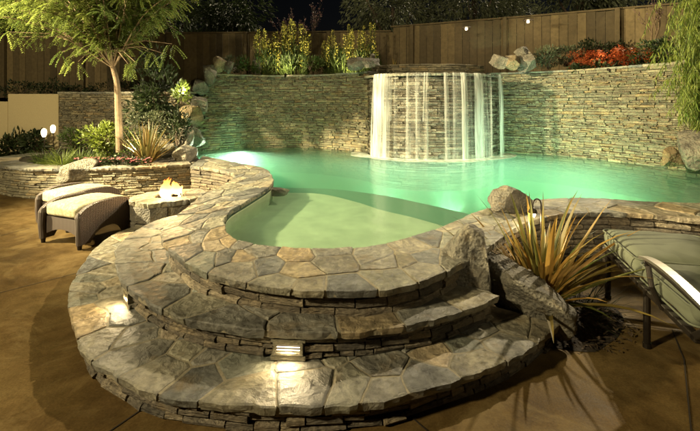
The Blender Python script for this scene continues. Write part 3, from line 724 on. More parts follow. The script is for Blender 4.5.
boulder('boulder', 'small dark wet rock at the tip of the left coping in the water', (-.98, 5.25, .4), (.42, .24, .13), (0, 0, -.2), 163, cuts=8)

# ================================================================== FIRE PIT
fc = G(170, 195, .42); pit = thing('fire_pit', 'low stone fire pit with a small bright fire between planter and steps', 'fire pit', (fc.x, fc.y, 0))
fl, mo = MB(), MB(); n = 9; out = []; inn = []
for k in range(n + 1):
    a = 2 * PI * k / n + .4; r = .46 + .07 * math.sin(3 * a + 1) * (k not in (0, n)); r = .42 + .04 * math.sin(2 * a); out.append(Vector((-r * math.cos(a) * -1, r * math.sin(a) * .92, 0))); inn.append(Vector((.17 * math.cos(a), .15 * math.sin(a), 0)))
flag_band(fl, mo, out, inn, .42, cell=.3, row=1, thick=.06, seed=17, n=5, rough_edge=.04)
fl.build('rim', FLAG, pit); mo.build('mortar', MORTAR, pit)
bs = MB(); rp_ = Path([p * .99 for p in catmull(out, 4)]); core = MB(); ledge_wall(bs, core, rp_, 0, .362, ch=(.16, .2), ln=(.22, .5), proud=.05, seed=4, side=-1 if rp_.nrm(.1).dot(rp_.at(.1)) < 0 else 1)
bs.build('base', ROCK, pit); core.build('base_core', BACKING, pit)
bw = MB(); lathe(bw, [(.02, .3), (.12, .3), (.17, .34), (.2, .41), (.18, .405), (.15, .35), (.1, .315)], 20); bw.build('bowl', METAL, pit)
lg = MB(); rnd = random.Random(2)
for k in range(6):
    a = rnd.uniform(0, PI); tube(lg, [(-.13 * math.cos(a), -.13 * math.sin(a), .37 + .02 * k * .6), (0, 0, .40 + .015 * k * .5), (.13 * math.cos(a), .13 * math.sin(a), .38 + .02 * k * .6)], [.022, .027, .02], 8)
lg.build('log', plain('charred_log', (.03, .02, .012), rough=.9, bump=.8), pit)
def flame_mat():
    m, nt, b, out = newmat('flame'); L = nt.links.new; nt.nodes.remove(b)
    tc = N(nt, 'ShaderNodeTexCoord'); sp = N(nt, 'ShaderNodeSeparateXYZ'); L(tc.outputs['Object'], sp.inputs[0])
    mr = N(nt, 'ShaderNodeMapRange', i_From_Min=.4, i_From_Max=.66); L(sp.outputs[2], mr.inputs[0])
    r = ramp(nt, [(0, (1, .7, .3)), (.45, (1, .42, .08)), (1, (1, .16, .015))]); L(mr.outputs[0], r.inputs[0])
    e = N(nt, 'ShaderNodeEmission'); L(r.outputs[0], e.inputs[0]); s_ = N(nt, 'ShaderNodeMapRange', i_To_Min=12.0, i_To_Max=1.0); L(mr.outputs[0], s_.inputs[0]); L(s_.outputs[0], e.inputs[1])
    lw = N(nt, 'ShaderNodeLayerWeight', i_Blend=.35); tr = N(nt, 'ShaderNodeBsdfTransparent'); mx = N(nt, 'ShaderNodeMixShader'); L(lw.outputs[1], mx.inputs[0]); L(e.outputs[0], mx.inputs[1]); L(tr.outputs[0], mx.inputs[2]); L(mx.outputs[0], out.inputs[0]); return m
fmsh = MB()
for k in range(15):
    a = rnd.uniform(0, 2 * PI); r = rnd.uniform(0, .12); h = rnd.uniform(.12, .32) * (1.15 - r * 4); x, y = r * math.cos(a), r * math.sin(a) * .7
    pts = []; rad = []
    for j in range(9):
        t = j / 8; pts.append((x + .03 * math.sin(t * 5 + k), y + .02 * math.cos(t * 4 + k), .38 + h * t)); rad.append(.052 * (math.sin(PI * (.2 + .8 * t)) ** .8) * (1 - t * .55) + .001)
    tube(fmsh, pts, rad, 10)
fmsh.build('flame', flame_mat(), pit, smooth=True)
lamp('fire_glow', 'POINT', (fc.x, fc.y, .6), 38, (1, .62, .25), .09)

# ================================================================== OTTOMANS
def wicker_mat():
    m, nt, b, out = newmat('wicker'); L = nt.links.new
    tc = N(nt, 'ShaderNodeTexCoord'); sp = N(nt, 'ShaderNodeSeparateXYZ'); L(tc.outputs['Object'], sp.inputs[0])
    s1 = N(nt, 'ShaderNodeMath', operation='ADD'); L(sp.outputs[0], s1.inputs[0]); L(sp.outputs[1], s1.inputs[1])
    def sn(x, f, ph=None):
        a = N(nt, 'ShaderNodeMath', operation='MULTIPLY'); L(x, a.inputs[0]); a.inputs[1].default_value = f; q = a.outputs[0]
        if ph is not None: d = N(nt, 'ShaderNodeMath', operation='ADD'); L(q, d.inputs[0]); L(ph, d.inputs[1]); q = d.outputs[0]
        c = N(nt, 'ShaderNodeMath', operation='SINE'); L(q, c.inputs[0]); return c.outputs[0]
    hx = sn(s1.outputs[0], 230)
    sg = N(nt, 'ShaderNodeMath', operation='SIGN'); L(hx, sg.inputs[0]); ph = N(nt, 'ShaderNodeMath', operation='MULTIPLY'); L(sg.outputs[0], ph.inputs[0]); ph.inputs[1].default_value = PI / 2
    hz = sn(sp.outputs[2], 420, ph.outputs[0]); ab = N(nt, 'ShaderNodeMath', operation='ABSOLUTE'); L(hx, ab.inputs[0])
    mu = N(nt, 'ShaderNodeMath', operation='MULTIPLY_ADD'); L(hz, mu.inputs[0]); mu.inputs[1].default_value = .35; L(ab.outputs[0], mu.inputs[2])
    r = ramp(nt, [(0, (.02, .014, .011)), (.6, (.08, .058, .045)), (1, (.14, .108, .088))]); L(mu.outputs[0], r.inputs[0]); L(r.outputs[0], b.inputs['Base Color'])
    b.inputs['Roughness'].default_value = .5; bp = N(nt, 'ShaderNodeBump', i_Strength=.9, i_Distance=.006); L(mu.outputs[0], bp.inputs['Height']); L(bp.outputs[0], b.inputs['Normal']); return m
WICK = wicker_mat()
def cushion_mat(name, c1, c2, sc):
    m, nt, b, out = newmat(name); L = nt.links.new; tc = N(nt, 'ShaderNodeTexCoord')
    n1 = N(nt, 'ShaderNodeTexNoise', i_Scale=sc, i_Detail=2.0, i_Distortion=2.0); L(tc.outputs['Object'], n1.inputs[0]); r = ramp(nt, [(.4, c1), (.58, c2)]); L(n1.outputs[0], r.inputs[0]); L(r.outputs[0], b.inputs['Base Color'])
    n2 = N(nt, 'ShaderNodeTexNoise', i_Scale=300, i_Detail=2.0); L(tc.outputs['Object'], n2.inputs[0]); bp = N(nt, 'ShaderNodeBump', i_Strength=.3, i_Distance=.002); L(n2.outputs[0], bp.inputs['Height']); L(bp.outputs[0], b.inputs['Normal']); b.inputs['Roughness'].default_value = .9; return m
FLOR = cushion_mat('floral_fabric', (.42, .38, .25), (.27, .25, .15), 16); OLIVE = cushion_mat('olive_fabric', (.09, .1, .066), (.108, .12, .08), 3)
def puff(mb, x0, x1, y0, y1, z0, z1, n=14, M=None, crown=.03, edge=.045):
    """pillow: rounded box with a crowned top"""
    vs = []; fs = []
    def sq(t): return math.copysign(abs(t) ** .5, t)
    rows = 12; cx, cy, cz = (x0 + x1) / 2, (y0 + y1) / 2, (z0 + z1) / 2; hx, hy, hz = (x1 - x0) / 2, (y1 - y0) / 2, (z1 - z0) / 2
    bm = bmesh.new(); bmesh.ops.create_cube(bm, size=2); bmesh.ops.subdivide_edges(bm, edges=bm.edges[:], cuts=n, use_grid_fill=True)
    for v in bm.verts:
        p = v.co; q = Vector((p.x * hx, p.y * hy, p.z * hz)); e = edge
        inn = Vector((max(-hx + e, min(hx - e, q.x)), max(-hy + e, min(hy - e, q.y)), max(-hz + e, min(hz - e, q.z)))); d = q - inn
        if d.length > 1e-6: q = inn + d.normalized() * e
        q.z += crown * (1 - p.x ** 2) * (1 - p.y ** 2) * (1 if p.z > 0 else 0)
        q += noise.noise_vector(q * 7) * .006; q += Vector((cx, cy, cz)); v.co = M @ q if M else q
    bm.verts.index_update(); mb.add([v.co.copy() for v in bm.verts], [[v.index for v in f.verts] for f in bm.faces]); bm.free()
def make_ottoman():
    t = thing('ottoman', 'near brown wicker ottoman with floral cushion on the patio', 'ottoman', (0, 0, 0), 0, 'wicker ottomans by the planter')
    Wd, Dp = .33, .30           # half sizes: x between arms, y along the arm panels
    for sx in (-1, 1):
        mb = MB(); prof_t = []; prof_b = []; n = 28
        for k in range(n + 1):
            q = k / n * 2 - 1; y = q * Dp
            zt = .37 + .085 * (1 - abs(q) ** 3.2)
            arch = .05 + .13 * max(0, 1 - (q / .6) ** 2) ** .5 if abs(q) < .6 else .05
            yo = y * (1.0 + .06 * math.sin(PI * .5 * 1)); prof_t.append((yo, zt)); prof_b.append((yo, arch))
        x0, x1 = sx * (Wd - .055), sx * (Wd + .0); xa, xb = min(x0, x1), max(x0, x1); rows = 12
        ring = []
        for k in range(n + 1):
            yt, zt = prof_t[k]; yb, zb = prof_b[k]; loop = []
            for j in range(rows + 1):
                tt = j / rows; z = zb + (zt - zb) * tt; fl_ = .028 * math.sin(PI * tt * .9) * (1 if sx > 0 else -1) * .5
                endc = 1 + .03 * math.sin(tt * PI) ; loop.append((fl_, yt * endc, z))
            pts = [(xb + l[0], l[1], l[2]) for l in loop]
            rr = (xb - xa) / 2; cx = (xa + xb) / 2 + loop[-1][0]
            for a in (30, 60, 90, 120, 150): pts.append((cx + rr * 1.15 * math.cos(math.radians(a)), loop[-1][1], zt + rr * .8 * math.sin(math.radians(a))))
            pts += [(xa + l[0], l[1], l[2]) for l in loop[::-1]]; ring.append(pts)
        m_ = len(ring[0]); vs = [p for r_ in ring for p in r_]
        fs = [(k * m_ + j, k * m_ + (j + 1) % m_, (k + 1) * m_ + (j + 1) % m_, (k + 1) * m_ + j) for k in range(n) for j in range(m_)]
        fs += [tuple(range(m_)), tuple(range(n * m_, n * m_ + m_))[::-1]]
        mb.add(vs, fs); bmx = mb.build('arm_panel', WICK, t)
        for sy in (-1, 1):
            mb = MB(); y = sy * Dp * 1.03; tube(mb, [(sx * (Wd - .0275), y, .05), (sx * (Wd - .02), y * 1.02, .2), (sx * (Wd - .0275), y * 1.01, .34), (sx * (Wd - .03), y * .98, .385)], [.032, .036, .04, .026], 10)
            mb.build('arm_roll', WICK, t)
    for sy in (-1, 1):
        mb = MB(); n = 20; vs = []
        for k in range(n + 1):
            q = k / n * 2 - 1; x = q * (Wd - .057); zb = .1 + .07 * (1 - q * q)
            for yy in (sy * (Dp - .012), sy * (Dp - .042)): vs += [(x, yy, zb), (x, yy, .30)]
        fs = []
        for k in range(n):
            a, b = k * 4, k * 4 + 4; fs += [(a, b, b + 1, a + 1), (a + 3, b + 3, b + 2, a + 2), (a + 1, b + 1, b + 3, a + 3), (a + 2, b + 2, b, a)]
        mb.add(vs, fs); mb.build('apron', WICK, t)
    for sx in (-1, 1):
        for sy in (-1, 1):
            mb = MB(); tube(mb, [(sx * (Wd - .03), sy * (Dp + .005), 0), (sx * (Wd - .03), sy * (Dp + .005), .07)], [.02, .028], 10); mb.build('leg', METAL, t)
    mb = MB(); box(mb, -Wd + .06, Wd - .06, -Dp + .02, Dp - .02, .26, .30); mb.build('seat_deck', WICK, t)
    mb = MB(); puff(mb, -Wd + .062, Wd - .062, -Dp - .01, Dp + .01, .302, .44, crown=.04); mb.build('cushion', FLOR, t, smooth=True)
    return t
def copy_tree(o, parent=None):
    c = o.copy(); C.objects.link(c)
    if parent: c.parent = parent
    for ch in o.children: copy_tree(ch, c)
    return c
ot = make_ottoman(); ot2 = copy_tree(ot); ot2['label'] = 'far brown wicker ottoman, mostly hidden behind the nearer one'
ot.location = (-3.02, 4.62, 0); ot.rotation_euler.z = math.radians(-22)
ot2.location = (-3.52, 5.2, 0); ot2.rotation_euler.z = math.radians(-26)

# ================================================================== CHAISE LOUNGE
w_ = Vector((.968, -.25, 0)); o_ = Vector((2.05, 3.26, 0))
ch = thing('chaise_lounge', 'olive cushioned metal chaise lounge with curved arm at the right', 'chaise lounge', o_); ch.rotation_euler.z = math.atan2(w_.y, w_.x)
# local: +x across the seat, -y towards the head end
mb = MB(); puff(mb, 0.0, .66, -.66, .0, .40, .54, crown=.03, edge=.06, n=18); puff(mb, 0.0, .66, -1.28, -.665, .40, .53, crown=.02, edge=.055, n=18); sc_ = mb.build('seat_cushion', OLIVE, ch, smooth=True)
for y0, y1, zt in ((-.66, .0, .54), (-1.28, -.665, .53)):
    for zz in (zt - .018, .42):
        e = .012; pts = []
        for (cx_, cy_, a0_) in ((.66 - .05, y1 - .05, 0), (.05, y1 - .05, PI / 2), (.05, y0 + .05, PI), (.66 - .05, y0 + .05, 1.5 * PI)):
            for q_ in range(5): pts.append((cx_ + (.05 + (.0 if zz > .5 else .002)) * math.cos(a0_ + q_ * PI / 8), cy_ + .05 * math.sin(a0_ + q_ * PI / 8), zz - .0))
        pts.append(pts[0]); pb = MB(); tube(pb, pts, .006, 6); pb.build('piping', OLIVE, sc_, smooth=True)
M = Matrix.Translation((0, -1.27, .42)) @ Matrix.Rotation(math.radians(-38), 4, 'X')
mb = MB(); puff(mb, 0.0, .66, -.72, -.0, 0, .12, crown=.03, edge=.05, n=18, M=M); mb.build('back_cushion', OLIVE, ch, smooth=True)
mb = MB()
for x in (.02, .64):
    bbox(mb, x - .02, x + .02, -1.3, -.0, .345, .385, .008); 
    M2 = Matrix.Translation((x, -1.27, .365)) @ Matrix.Rotation(math.radians(-38), 4, 'X'); bbox(mb, -.02, .02, -.74, 0, -.02, .02, .008, M=M2)
bbox(mb, .0, .66, -.02, .02, .345, .385, .008); bbox(mb, 0, .66, -1.29, -1.25, .343, .383, .008); mb.build('frame', METAL, ch)
mb = MB(); k = -.08
while k > -1.24: box(mb, -.012, .672, k - .02, k + .02, .386, .394); k -= .085
mb.build('strap', ALU, ch)
for x in (.02, .64):
    for y in (-.08, -.74):
        mb = MB(); tube(mb, [(x, y, .36), (x, y, .2), (x + (.0), y + .0, .0)], .02, 10); lathe(mb, [(.024, 0), (.024, .03)], 10, M=Matrix.Translation((x, y, 0))); mb.build('leg', METAL, ch)
for x, nm in ((-.05, 'armrest'), (.71, 'armrest')):
    mb = MB(); tube(mb, [(x + (.05 if x < 0 else -.05), -.98, .36), (x, -.97, .48), (x, -.93, .58), (x, -.9, .612), (x, -1.2, .61), (x, -1.5, .592), (x + (.05 if x < 0 else -.05), -1.55, .55)], .015, 10); a_ = mb.build(nm, METAL, ch)
    mb = MB(); vs = []; n = 14
    for k in range(n + 1):
        t = k / n; y = -.86 - .72 * t; z = .632 - .035 * t + .02 * math.sin(t * PI) - .03 * (1 - t) ** 6; h = .026
        vs += [(x - h, y, z), (x + h, y, z), (x + h, y, z + .016), (x - h, y, z + .016)]
    mb.add(vs, [(k * 4 + j, (k + 1) * 4 + j, (k + 1) * 4 + (j + 1) % 4, k * 4 + (j + 1) % 4) for k in range(n) for j in range(4)] + [(0, 1, 2, 3), (n * 4 + 3, n * 4 + 2, n * 4 + 1, n * 4)]); q = mb.build('arm_top', ALU, a_)

# ================================================================== LAMPS IN THE BEDS
hp = Vector((1.98, 4.0, .0))
hp = G(534, 247, .15); hl = thing('path_light', 'curved hook garden lamp with lit bulb standing in the spiky plant by the coping', 'garden lamp', (hp.x - .05, 3.35, 0))
hx = AT(537, 212, 3.35); hl.location = (hx.x, 3.35, 0); zt = hx.z
mb = MB(); pts = [(.035, 0, 0), (.035, 0, zt - .02)] + [(.035 * math.cos(a) , 0, zt + .06 + .05 * math.sin(a)) for a in [k * PI / 8 for k in range(9)]] + [(-.035, 0, zt + .03)]; tube(mb, pts, .006, 8); mb.build('stem', METAL, hl)
mb = MB(); lathe(mb, [(.006, .04), (.03, .02), (.036, -.005)], 14, M=Matrix.Translation((-.035, 0, zt))); mb.build('shade', METAL, hl, smooth=True)
mb = MB(); lathe(mb, [(.0, -.045), (.016, -.04), (.024, -.02), (.02, .005), (.0, .012)], 14, M=Matrix.Translation((-.035, 0, zt))); mb.build('bulb', LAMP_HOT, hl, smooth=True)
lamp('hook_lamp', 'POINT', (hx.x - .035, 3.35, zt - .07), 9.0, WARM, .03)
for (u, v, y, lb) in ((44, 134, 8.3, 'left taller tulip garden lamp glowing above the grassy planter'), (53, 130, 8.9, 'right smaller tulip garden lamp glowing above the planter')):
    p = AT(u, v, y); t = thing('path_light', lb, 'garden lamp', (p.x, p.y, PS), 0, 'tulip lamps in the planter'); h = p.z - PS
    mb = MB(); tube(mb, [(0, 0, 0), (.01, 0, h - .07)], .008, 8); lathe(mb, [(.012, h - .09), (.035, h - .06)], 12); mb.build('stem', METAL, t)
    mb = MB(); lathe(mb, [(.016, h - .07), (.034, h - .04), (.045, h), (.048, h + .04), (.042, h + .075), (.026, h + .1), (.004, h + .108)], 18); mb.build('shade', LAMP_HOT, t, smooth=True)
    lamp('tulip_lamp', 'POINT', (p.x + .02, p.y - .12, p.z), 6, WARM, .05)
p = AT(183, 95, 8.9); t = thing('uplight', 'small bright uplight glowing among the leaves beside the rock cascade', 'garden lamp', (p.x, p.y, p.z))
mb = MB(); lathe(mb, [(.02, -.08), (.028, 0), (.03, .02)], 12); mb.build('can', METAL, t); mb = MB(); lathe(mb, [(.027, .015), (.024, .04), (.0, .055)], 12); mb.build('lens', LAMP_HOT, t)
lamp('uplight_lamp', 'POINT', (p.x, p.y, p.z + .12), 14, (1, .92, .62), .03)

# ================================================================== PLANTS
def blade(mb, base, az, length, lean, width, droop, col, segs=7, fold=.25):
    d = Vector((math.cos(az), math.sin(az), 0)); sd = Vector((-d.y, d.x, 0)); vs = []; p = Vector(base); el = PI / 2 - lean
    for k in range(segs + 1):
        t = k / segs; w = width * (1 - t ** 2.2) * (.7 + .6 * min(t * 3, 1) * .5) + .0004
        nrm = d * -math.sin(el) + Vector((0, 0, math.cos(el))); vs += [p - sd * w / 2 + nrm * w * fold, p, p + sd * w / 2 + nrm * w * fold]
        p = p + (d * math.cos(el) + Vector((0, 0, math.sin(el)))) * length / segs; el -= droop / segs * (.3 + 1.4 * t)
    mb.add(vs, [(k * 3 + j, k * 3 + j + 1, k * 3 + j + 4, k * 3 + j + 3) for k in range(segs) for j in range(2)], col)
def clump(name, label, base, n, ln, lean, width, droop, mat, seed, spread=.08, cat='plant', group=None, azr=(0, 2 * PI)):
    rnd = random.Random(seed); mb = MB()
    for k in range(n):
        az = rnd.uniform(*azr); r = rnd.uniform(0, spread); l = rnd.uniform(*ln)
        b = (base[0] + r * math.cos(az), base[1] + r * math.sin(az), base[2])
        blade(mb, b, az + rnd.uniform(-.4, .4), l, rnd.uniform(*lean), width * rnd.uniform(.6, 1.2), rnd.uniform(*droop), (rnd.random(), 0, 0))
    o = mb.build(name, mat, loc=base); tag(o, label, cat, group); return o
def leafquad(mb, p, d, up, l, w, col):
    s = d.cross(up)
    if s.length < 1e-4: s = Vector((1, 0, 0))
    s.normalize(); nn = s.cross(d)
    mb.add([p, p + d * l * .45 + s * w / 2 + nn * w * .12, p + d * l, p + d * l * .45 - s * w / 2 + nn * w * .12], [(0, 1, 2, 3)], col)
def rv(rnd): 
    while True:
        v = Vector((rnd.uniform(-1, 1), rnd.uniform(-1, 1), rnd.uniform(-1, 1)))
        if .01 < v.length < 1: return v
def bush(mb, c, rad, n, l, w, seed, clumps=14, fill=.55, updir=.4):
    """leaves gathered in uneven clumps through an ellipsoid"""
    rnd = random.Random(seed); c = Vector(c); cs = []
    for _ in range(clumps):
        v = rv(rnd); v = v.normalized() * rnd.uniform(.35, .95); cs.append((v, rnd.uniform(.25, .5), rnd.random()))
    for k in range(n):
        cl, r, tone = rnd.choice(cs); v = cl + rv(rnd) * r; o = v.normalized() if v.length > .01 else Vector((0, 0, 1))
        p = c + Vector((v.x * rad[0], v.y * rad[1], v.z * rad[2])); d = (o + rv(rnd) * .9 + Vector((0, 0, updir))).normalized()
        leafquad(mb, p, d, rv(rnd), l * rnd.uniform(.6, 1.3), w * rnd.uniform(.7, 1.2), (min(1, max(0, tone * .6 + rnd.uniform(0, .45))), 0, 0))
GRN = leafmat('mid_green_leaf', (.03, .055, .012), (.1, .15, .03)); DGRN = leafmat('dark_green_leaf', (.012, .022, .008), (.04, .06, .02)); LIME = leafmat('lime_leaf', (.07, .1, .015), (.2, .25, .04))
TREEL = leafmat('feathery_leaf', (.06, .095, .018), (.21, .25, .055), trans=.4); BRONZE = leafmat('bronze_blade', (.06, .065, .015), (.26, .17, .05), trans=.25); ORNG = leafmat('golden_blade', (.07, .085, .018), (.34, .2, .045), trans=.3)
REDF = leafmat('red_petal', (.28, .035, .012), (.5, .14, .04)); PINK = leafmat('pink_petal', (.5, .1, .13), (.75, .35, .38)); YEL = leafmat('yellow_flower', (.3, .3, .05), (.62, .58, .13)); PURP = leafmat('purple_twig', (.08, .04, .05), (.2, .12, .12))
SILV = leafmat('grey_green_leaf', (.05, .06, .035), (.15, .17, .09))

clump('spiky_plant', 'large golden green spiky flax plant between the boulders and the chaise', (1.45, 3.02, .02), 125, (.35, .95), (.05, 1.15), .056, (.2, 1.0), ORNG, 201, .09)
clump('spiky_plant', 'bronze spiky flax plant at the right end of the planter', (-3.6, 7.1, PS), 85, (.45, .85), (.05, 1.05), .04, (.1, .6), BRONZE, 202, .12)
clump('low_grass', 'thin dark twiggy grass at the foot of the golden spiky plant', (1.66, 2.95, .02), 90, (.15, .4), (.5, 1.3), .006, (.3, 1.2), DGRN, 203, .22)
# soil pocket of the spiky plant
sp_ = MB(); vs = [(1.52, 2.95, .05)]; rr_ = 6
for q_ in range(1, rr_ + 1):
    for k in range(48):
        a = k * PI / 24; rad = .44 * (1 + .1 * math.sin(3 * a + 1) + .12 * noise.noise(Vector((math.cos(a) * 2, math.sin(a) * 2, 5)))) * q_ / rr_
        vs.append((1.52 + rad * math.cos(a), 2.95 + rad * math.sin(a), (.05 * (1 - (q_ / rr_) ** 2) + .012 * noise.noise(Vector((rad * math.cos(a) * 14, rad * math.sin(a) * 14, 0)))) * (q_ < rr_) + (.003 if q_ == rr_ else .012)))
fs = [(0, 1 + k, 1 + (k + 1) % 48) for k in range(48)] + [(1 + q_ * 48 + k, 1 + (q_ + 1) * 48 + k, 1 + (q_ + 1) * 48 + (k + 1) % 48, 1 + q_ * 48 + (k + 1) % 48) for q_ in range(rr_ - 1) for k in range(48)]
sp_.add(vs, fs); tag(sp_.build('soil_bed', SOIL), 'low mound of dark soil under the spiky plant', 'ground', kind='structure')
ml = MB(); rnd = random.Random(9)
for k in range(900):
    a = rnd.uniform(0, 2 * PI); rad = .5 * math.sqrt(rnd.random()) * rnd.uniform(.8, 1.05); p = Vector((1.52 + rad * math.cos(a), 2.95 + rad * math.sin(a), .055 * max(0, 1 - (rad / .44) ** 2) + .02)); d = rv(rnd); d.z *= .25; leafquad(ml, p, d.normalized(), Vector((0, 0, 1)), rnd.uniform(.02, .05), rnd.uniform(.01, .02), (rnd.random(),) * 3)
tag(ml.build('mulch', plain('mulch_chips', (.06, .04, .022), rough=.9, attr=True)), 'loose bark mulch and dead leaf bits scattered under the spiky plant', 'mulch', kind='stuff')

for i, (u, v, y, sc, lb) in enumerate([(45, 152, 7.6, 1.0, 'pale green grass tuft at the left of the planter'), (62, 155, 7.35, 1.1, 'arching green grass tuft behind the planter boulder'), (80, 153, 7.5, 1.1, 'bright lime grass tuft in the middle of the planter'), (95, 152, 7.6, .8, 'small lime grass tuft beside the pink flowers')]):
    b = AT(u, v, y); clump('grass_tuft', lb, (b.x, b.y, PS - .01), 150, (.2 * sc, .42 * sc), (.2, 1.2), .011, (.4, 1.5), GRN if i % 2 == 0 else LIME, 210 + i, .16, group='grass tufts in the planter')
def shrub(name, label, c, rad, n, l, w, mat, seed, stem=True, group=None, cat='shrub', base=None, clumps=14):
    base = c[2] - rad[2] if base is None else base
    t = thing(name, label, cat, (c[0], c[1], base), 0, group)
    mb = MB(); bush(mb, (0, 0, c[2] - base), rad, n, l, w, seed, clumps=clumps); mb.build('foliage', mat, t)
    rnd = random.Random(seed); mb = MB()
    for k in range(6):
        v = rv(rnd); tube(mb, [(0, 0, 0), (v.x * rad[0] * .3, v.y * rad[1] * .3, (c[2] - base) * .5), (v.x * rad[0] * .8, v.y * rad[1] * .8, (c[2] - base) + v.z * rad[2] * .5)], [.014, .01, .004], 5, cap=False)
    mb.build('stem', DARKBARK, t); return t
p = AT(102, 137, 7.9); shrub('shrub', 'rounded light green shrub left of the tree trunk', p, (.34, .3, .3), 900, .07, .045, LIME, 221)
p = AT(75, 138, 8.6); shrub('shrub', 'loose green shrub behind the grass tufts', p, (.36, .3, .26), 650, .07, .03, GRN, 222)
p = AT(130, 145, 8.0); shrub('shrub', 'dark low shrub right of the tree trunk', p, (.5, .35, .3), 900, .06, .03, GRN, 223)
p = AT(12, 145, 9.3); shrub('shrub', 'dark broad leaved shrub against the beige wall', p, (.45, .25, .38), 420, .16, .06, DGRN, 224)
p = AT(35, 140, 9.3); shrub('shrub', 'small dark shrub behind the glowing tulip lamps', p, (.25, .2, .25), 260, .1, .05, DGRN, 225)
p = AT(156, 92, 9.2); shrub('shrub', 'large dark broad leaved shrub under the tree crown', p, (.62, .4, .72), 1700, .13, .05, DGRN, 226, clumps=22)
p = AT(152, 122, 8.9); shrub('shrub', 'fine leaved green shrub above the bronze spiky plant', p, (.48, .35, .36), 1500, .055, .025, SILV, 227)
p = AT(181, 92, 8.95); shrub('shrub', 'pale lit leaves around the small uplight', p, (.22, .2, .24), 260, .09, .04, LIME, 228)
p = AT(177, 128, 8.5); shrub('shrub', 'small dark leafy shrub in front of the lower rocks of the cascade', p, (.3, .22, .36), 700, .07, .03, DGRN, 229)
for i, u in enumerate((20, 48, 80, 110, 140)):
    p = AT(u, 90, 11.2); shrub('hedge_shrub', ['dim hedge shrub on the ledge at the far left', 'dim hedge shrub above the beige wall end', 'dim hedge shrub above the low stone wall, left of the tree', 'dim hedge shrub directly behind the tree trunk', 'dim hedge shrub right of the tree trunk'][i], p, (.6, .4, .22 + .06 * (i % 2)), 500, .07, .03, DGRN, 230 + i, group='dark shrubs along the foot of the fence')
# pink flowers: one cluster per plant
for i, (u, v) in enumerate([(86, 160), (100, 160), (112, 158), (126, 156), (140, 155)]):
    b = AT(u, v + 3, 7.25); t = thing('pink_flowers', ['pink flowering plant next to the planter boulder', 'second pink flowering plant from the boulder', 'middle pink flowering plant below the round shrub', 'pink flowering plant below the tree trunk', 'pink flowering plant beside the bronze spiky plant'][i], 'flowers', (b.x, b.y, PS), 0, 'pink flowers along the planter edge')
    mb = MB(); bush(mb, (0, 0, .06), (.2, .13, .07), 240, .05, .022, 240 + i); mb.build('leaves', DGRN, t)
    mb = MB(); rnd = random.Random(i)
    for k in range(26):
        c = Vector((rnd.uniform(-.18, .18), rnd.uniform(-.12, .1), rnd.uniform(.08, .15)))
        for j in range(5):
            a = j * 2 * PI / 5; leafquad(mb, c, Vector((math.cos(a), math.sin(a) * .8 - .3, .35)).normalized(), Vector((0, 0, 1)), .026, .02, (rnd.random(), 0, 0))
    mb.build('blossom', PINK, t)
# upper left bed: yellow spikes
def spikes(name, label, c, rx, n, h, seed, group=None):
    t = thing(name, label, 'flowers', (c[0], c[1], c[2]), 0, group); rnd = random.Random(seed)
    mb = MB(); bush(mb, (0, 0, .36), (rx, .35, .42), 1500, .15, .028, seed, clumps=22, updir=1.4); mb.build('leaves', GRN, t)
    fm_, st = MB(), MB()
    for k in range(n * 2):
        x, y = rnd.uniform(-rx, rx), rnd.uniform(-.35, .35); hh = h * rnd.uniform(.5, 1.08); lx = x + rnd.uniform(-.06, .06)
        tube(st, [(x, y, .15), (lx, y, hh)], .007, 4, cap=False)
        for q in range(60):
            z = hh - rnd.random() ** 1.3 * .5; r = .036 * min(1, (hh - z + .03) / .15); a = rnd.uniform(0, 2 * PI)
            leafquad(fm_, Vector((lx + r * math.cos(a), y + r * math.sin(a), z)), Vector((math.cos(a), math.sin(a), .8)).normalized(), Vector((0, 0, 1)), .05, .02, (rnd.random(), 0, 0))
    st.build('stalk', GRN, t); fm_.build('blossom', YEL, t)
for i, (u, rx, n, h, lb) in enumerate([(268, .35, 12, 1.2, 'yellow flower spikes beside the small stone lantern'), (293, .4, 16, 1.5, 'tallest yellow flower spikes above the middle of the tall wall'), (337, .35, 10, 1.25, 'yellow flower spikes leaning left of the waterfall bed'), (362, .42, 15, 1.4, 'yellow flower spikes just behind the waterfall boulders')]):
    b = AT(u, 60, 11.1); spikes('yellow_flowers', lb, (b.x, b.y, 2.12), rx, n, h, 250 + i, 'yellow flower spikes above the tall wall')
for i, (u, v, w_, lb) in enumerate([(228, 66, .35, 'small dark shrub at the left end of the upper bed'), (310, 62, .35, 'grey green shrub between the yellow flower groups'), (250, 66, .3, 'low leafy shrub under the stone lantern')]):
    p = AT(u, v, 10.9); shrub('shrub', lb, p, (w_, .3, .22), 600, .08, .03, GRN if i else SILV, 260 + i)
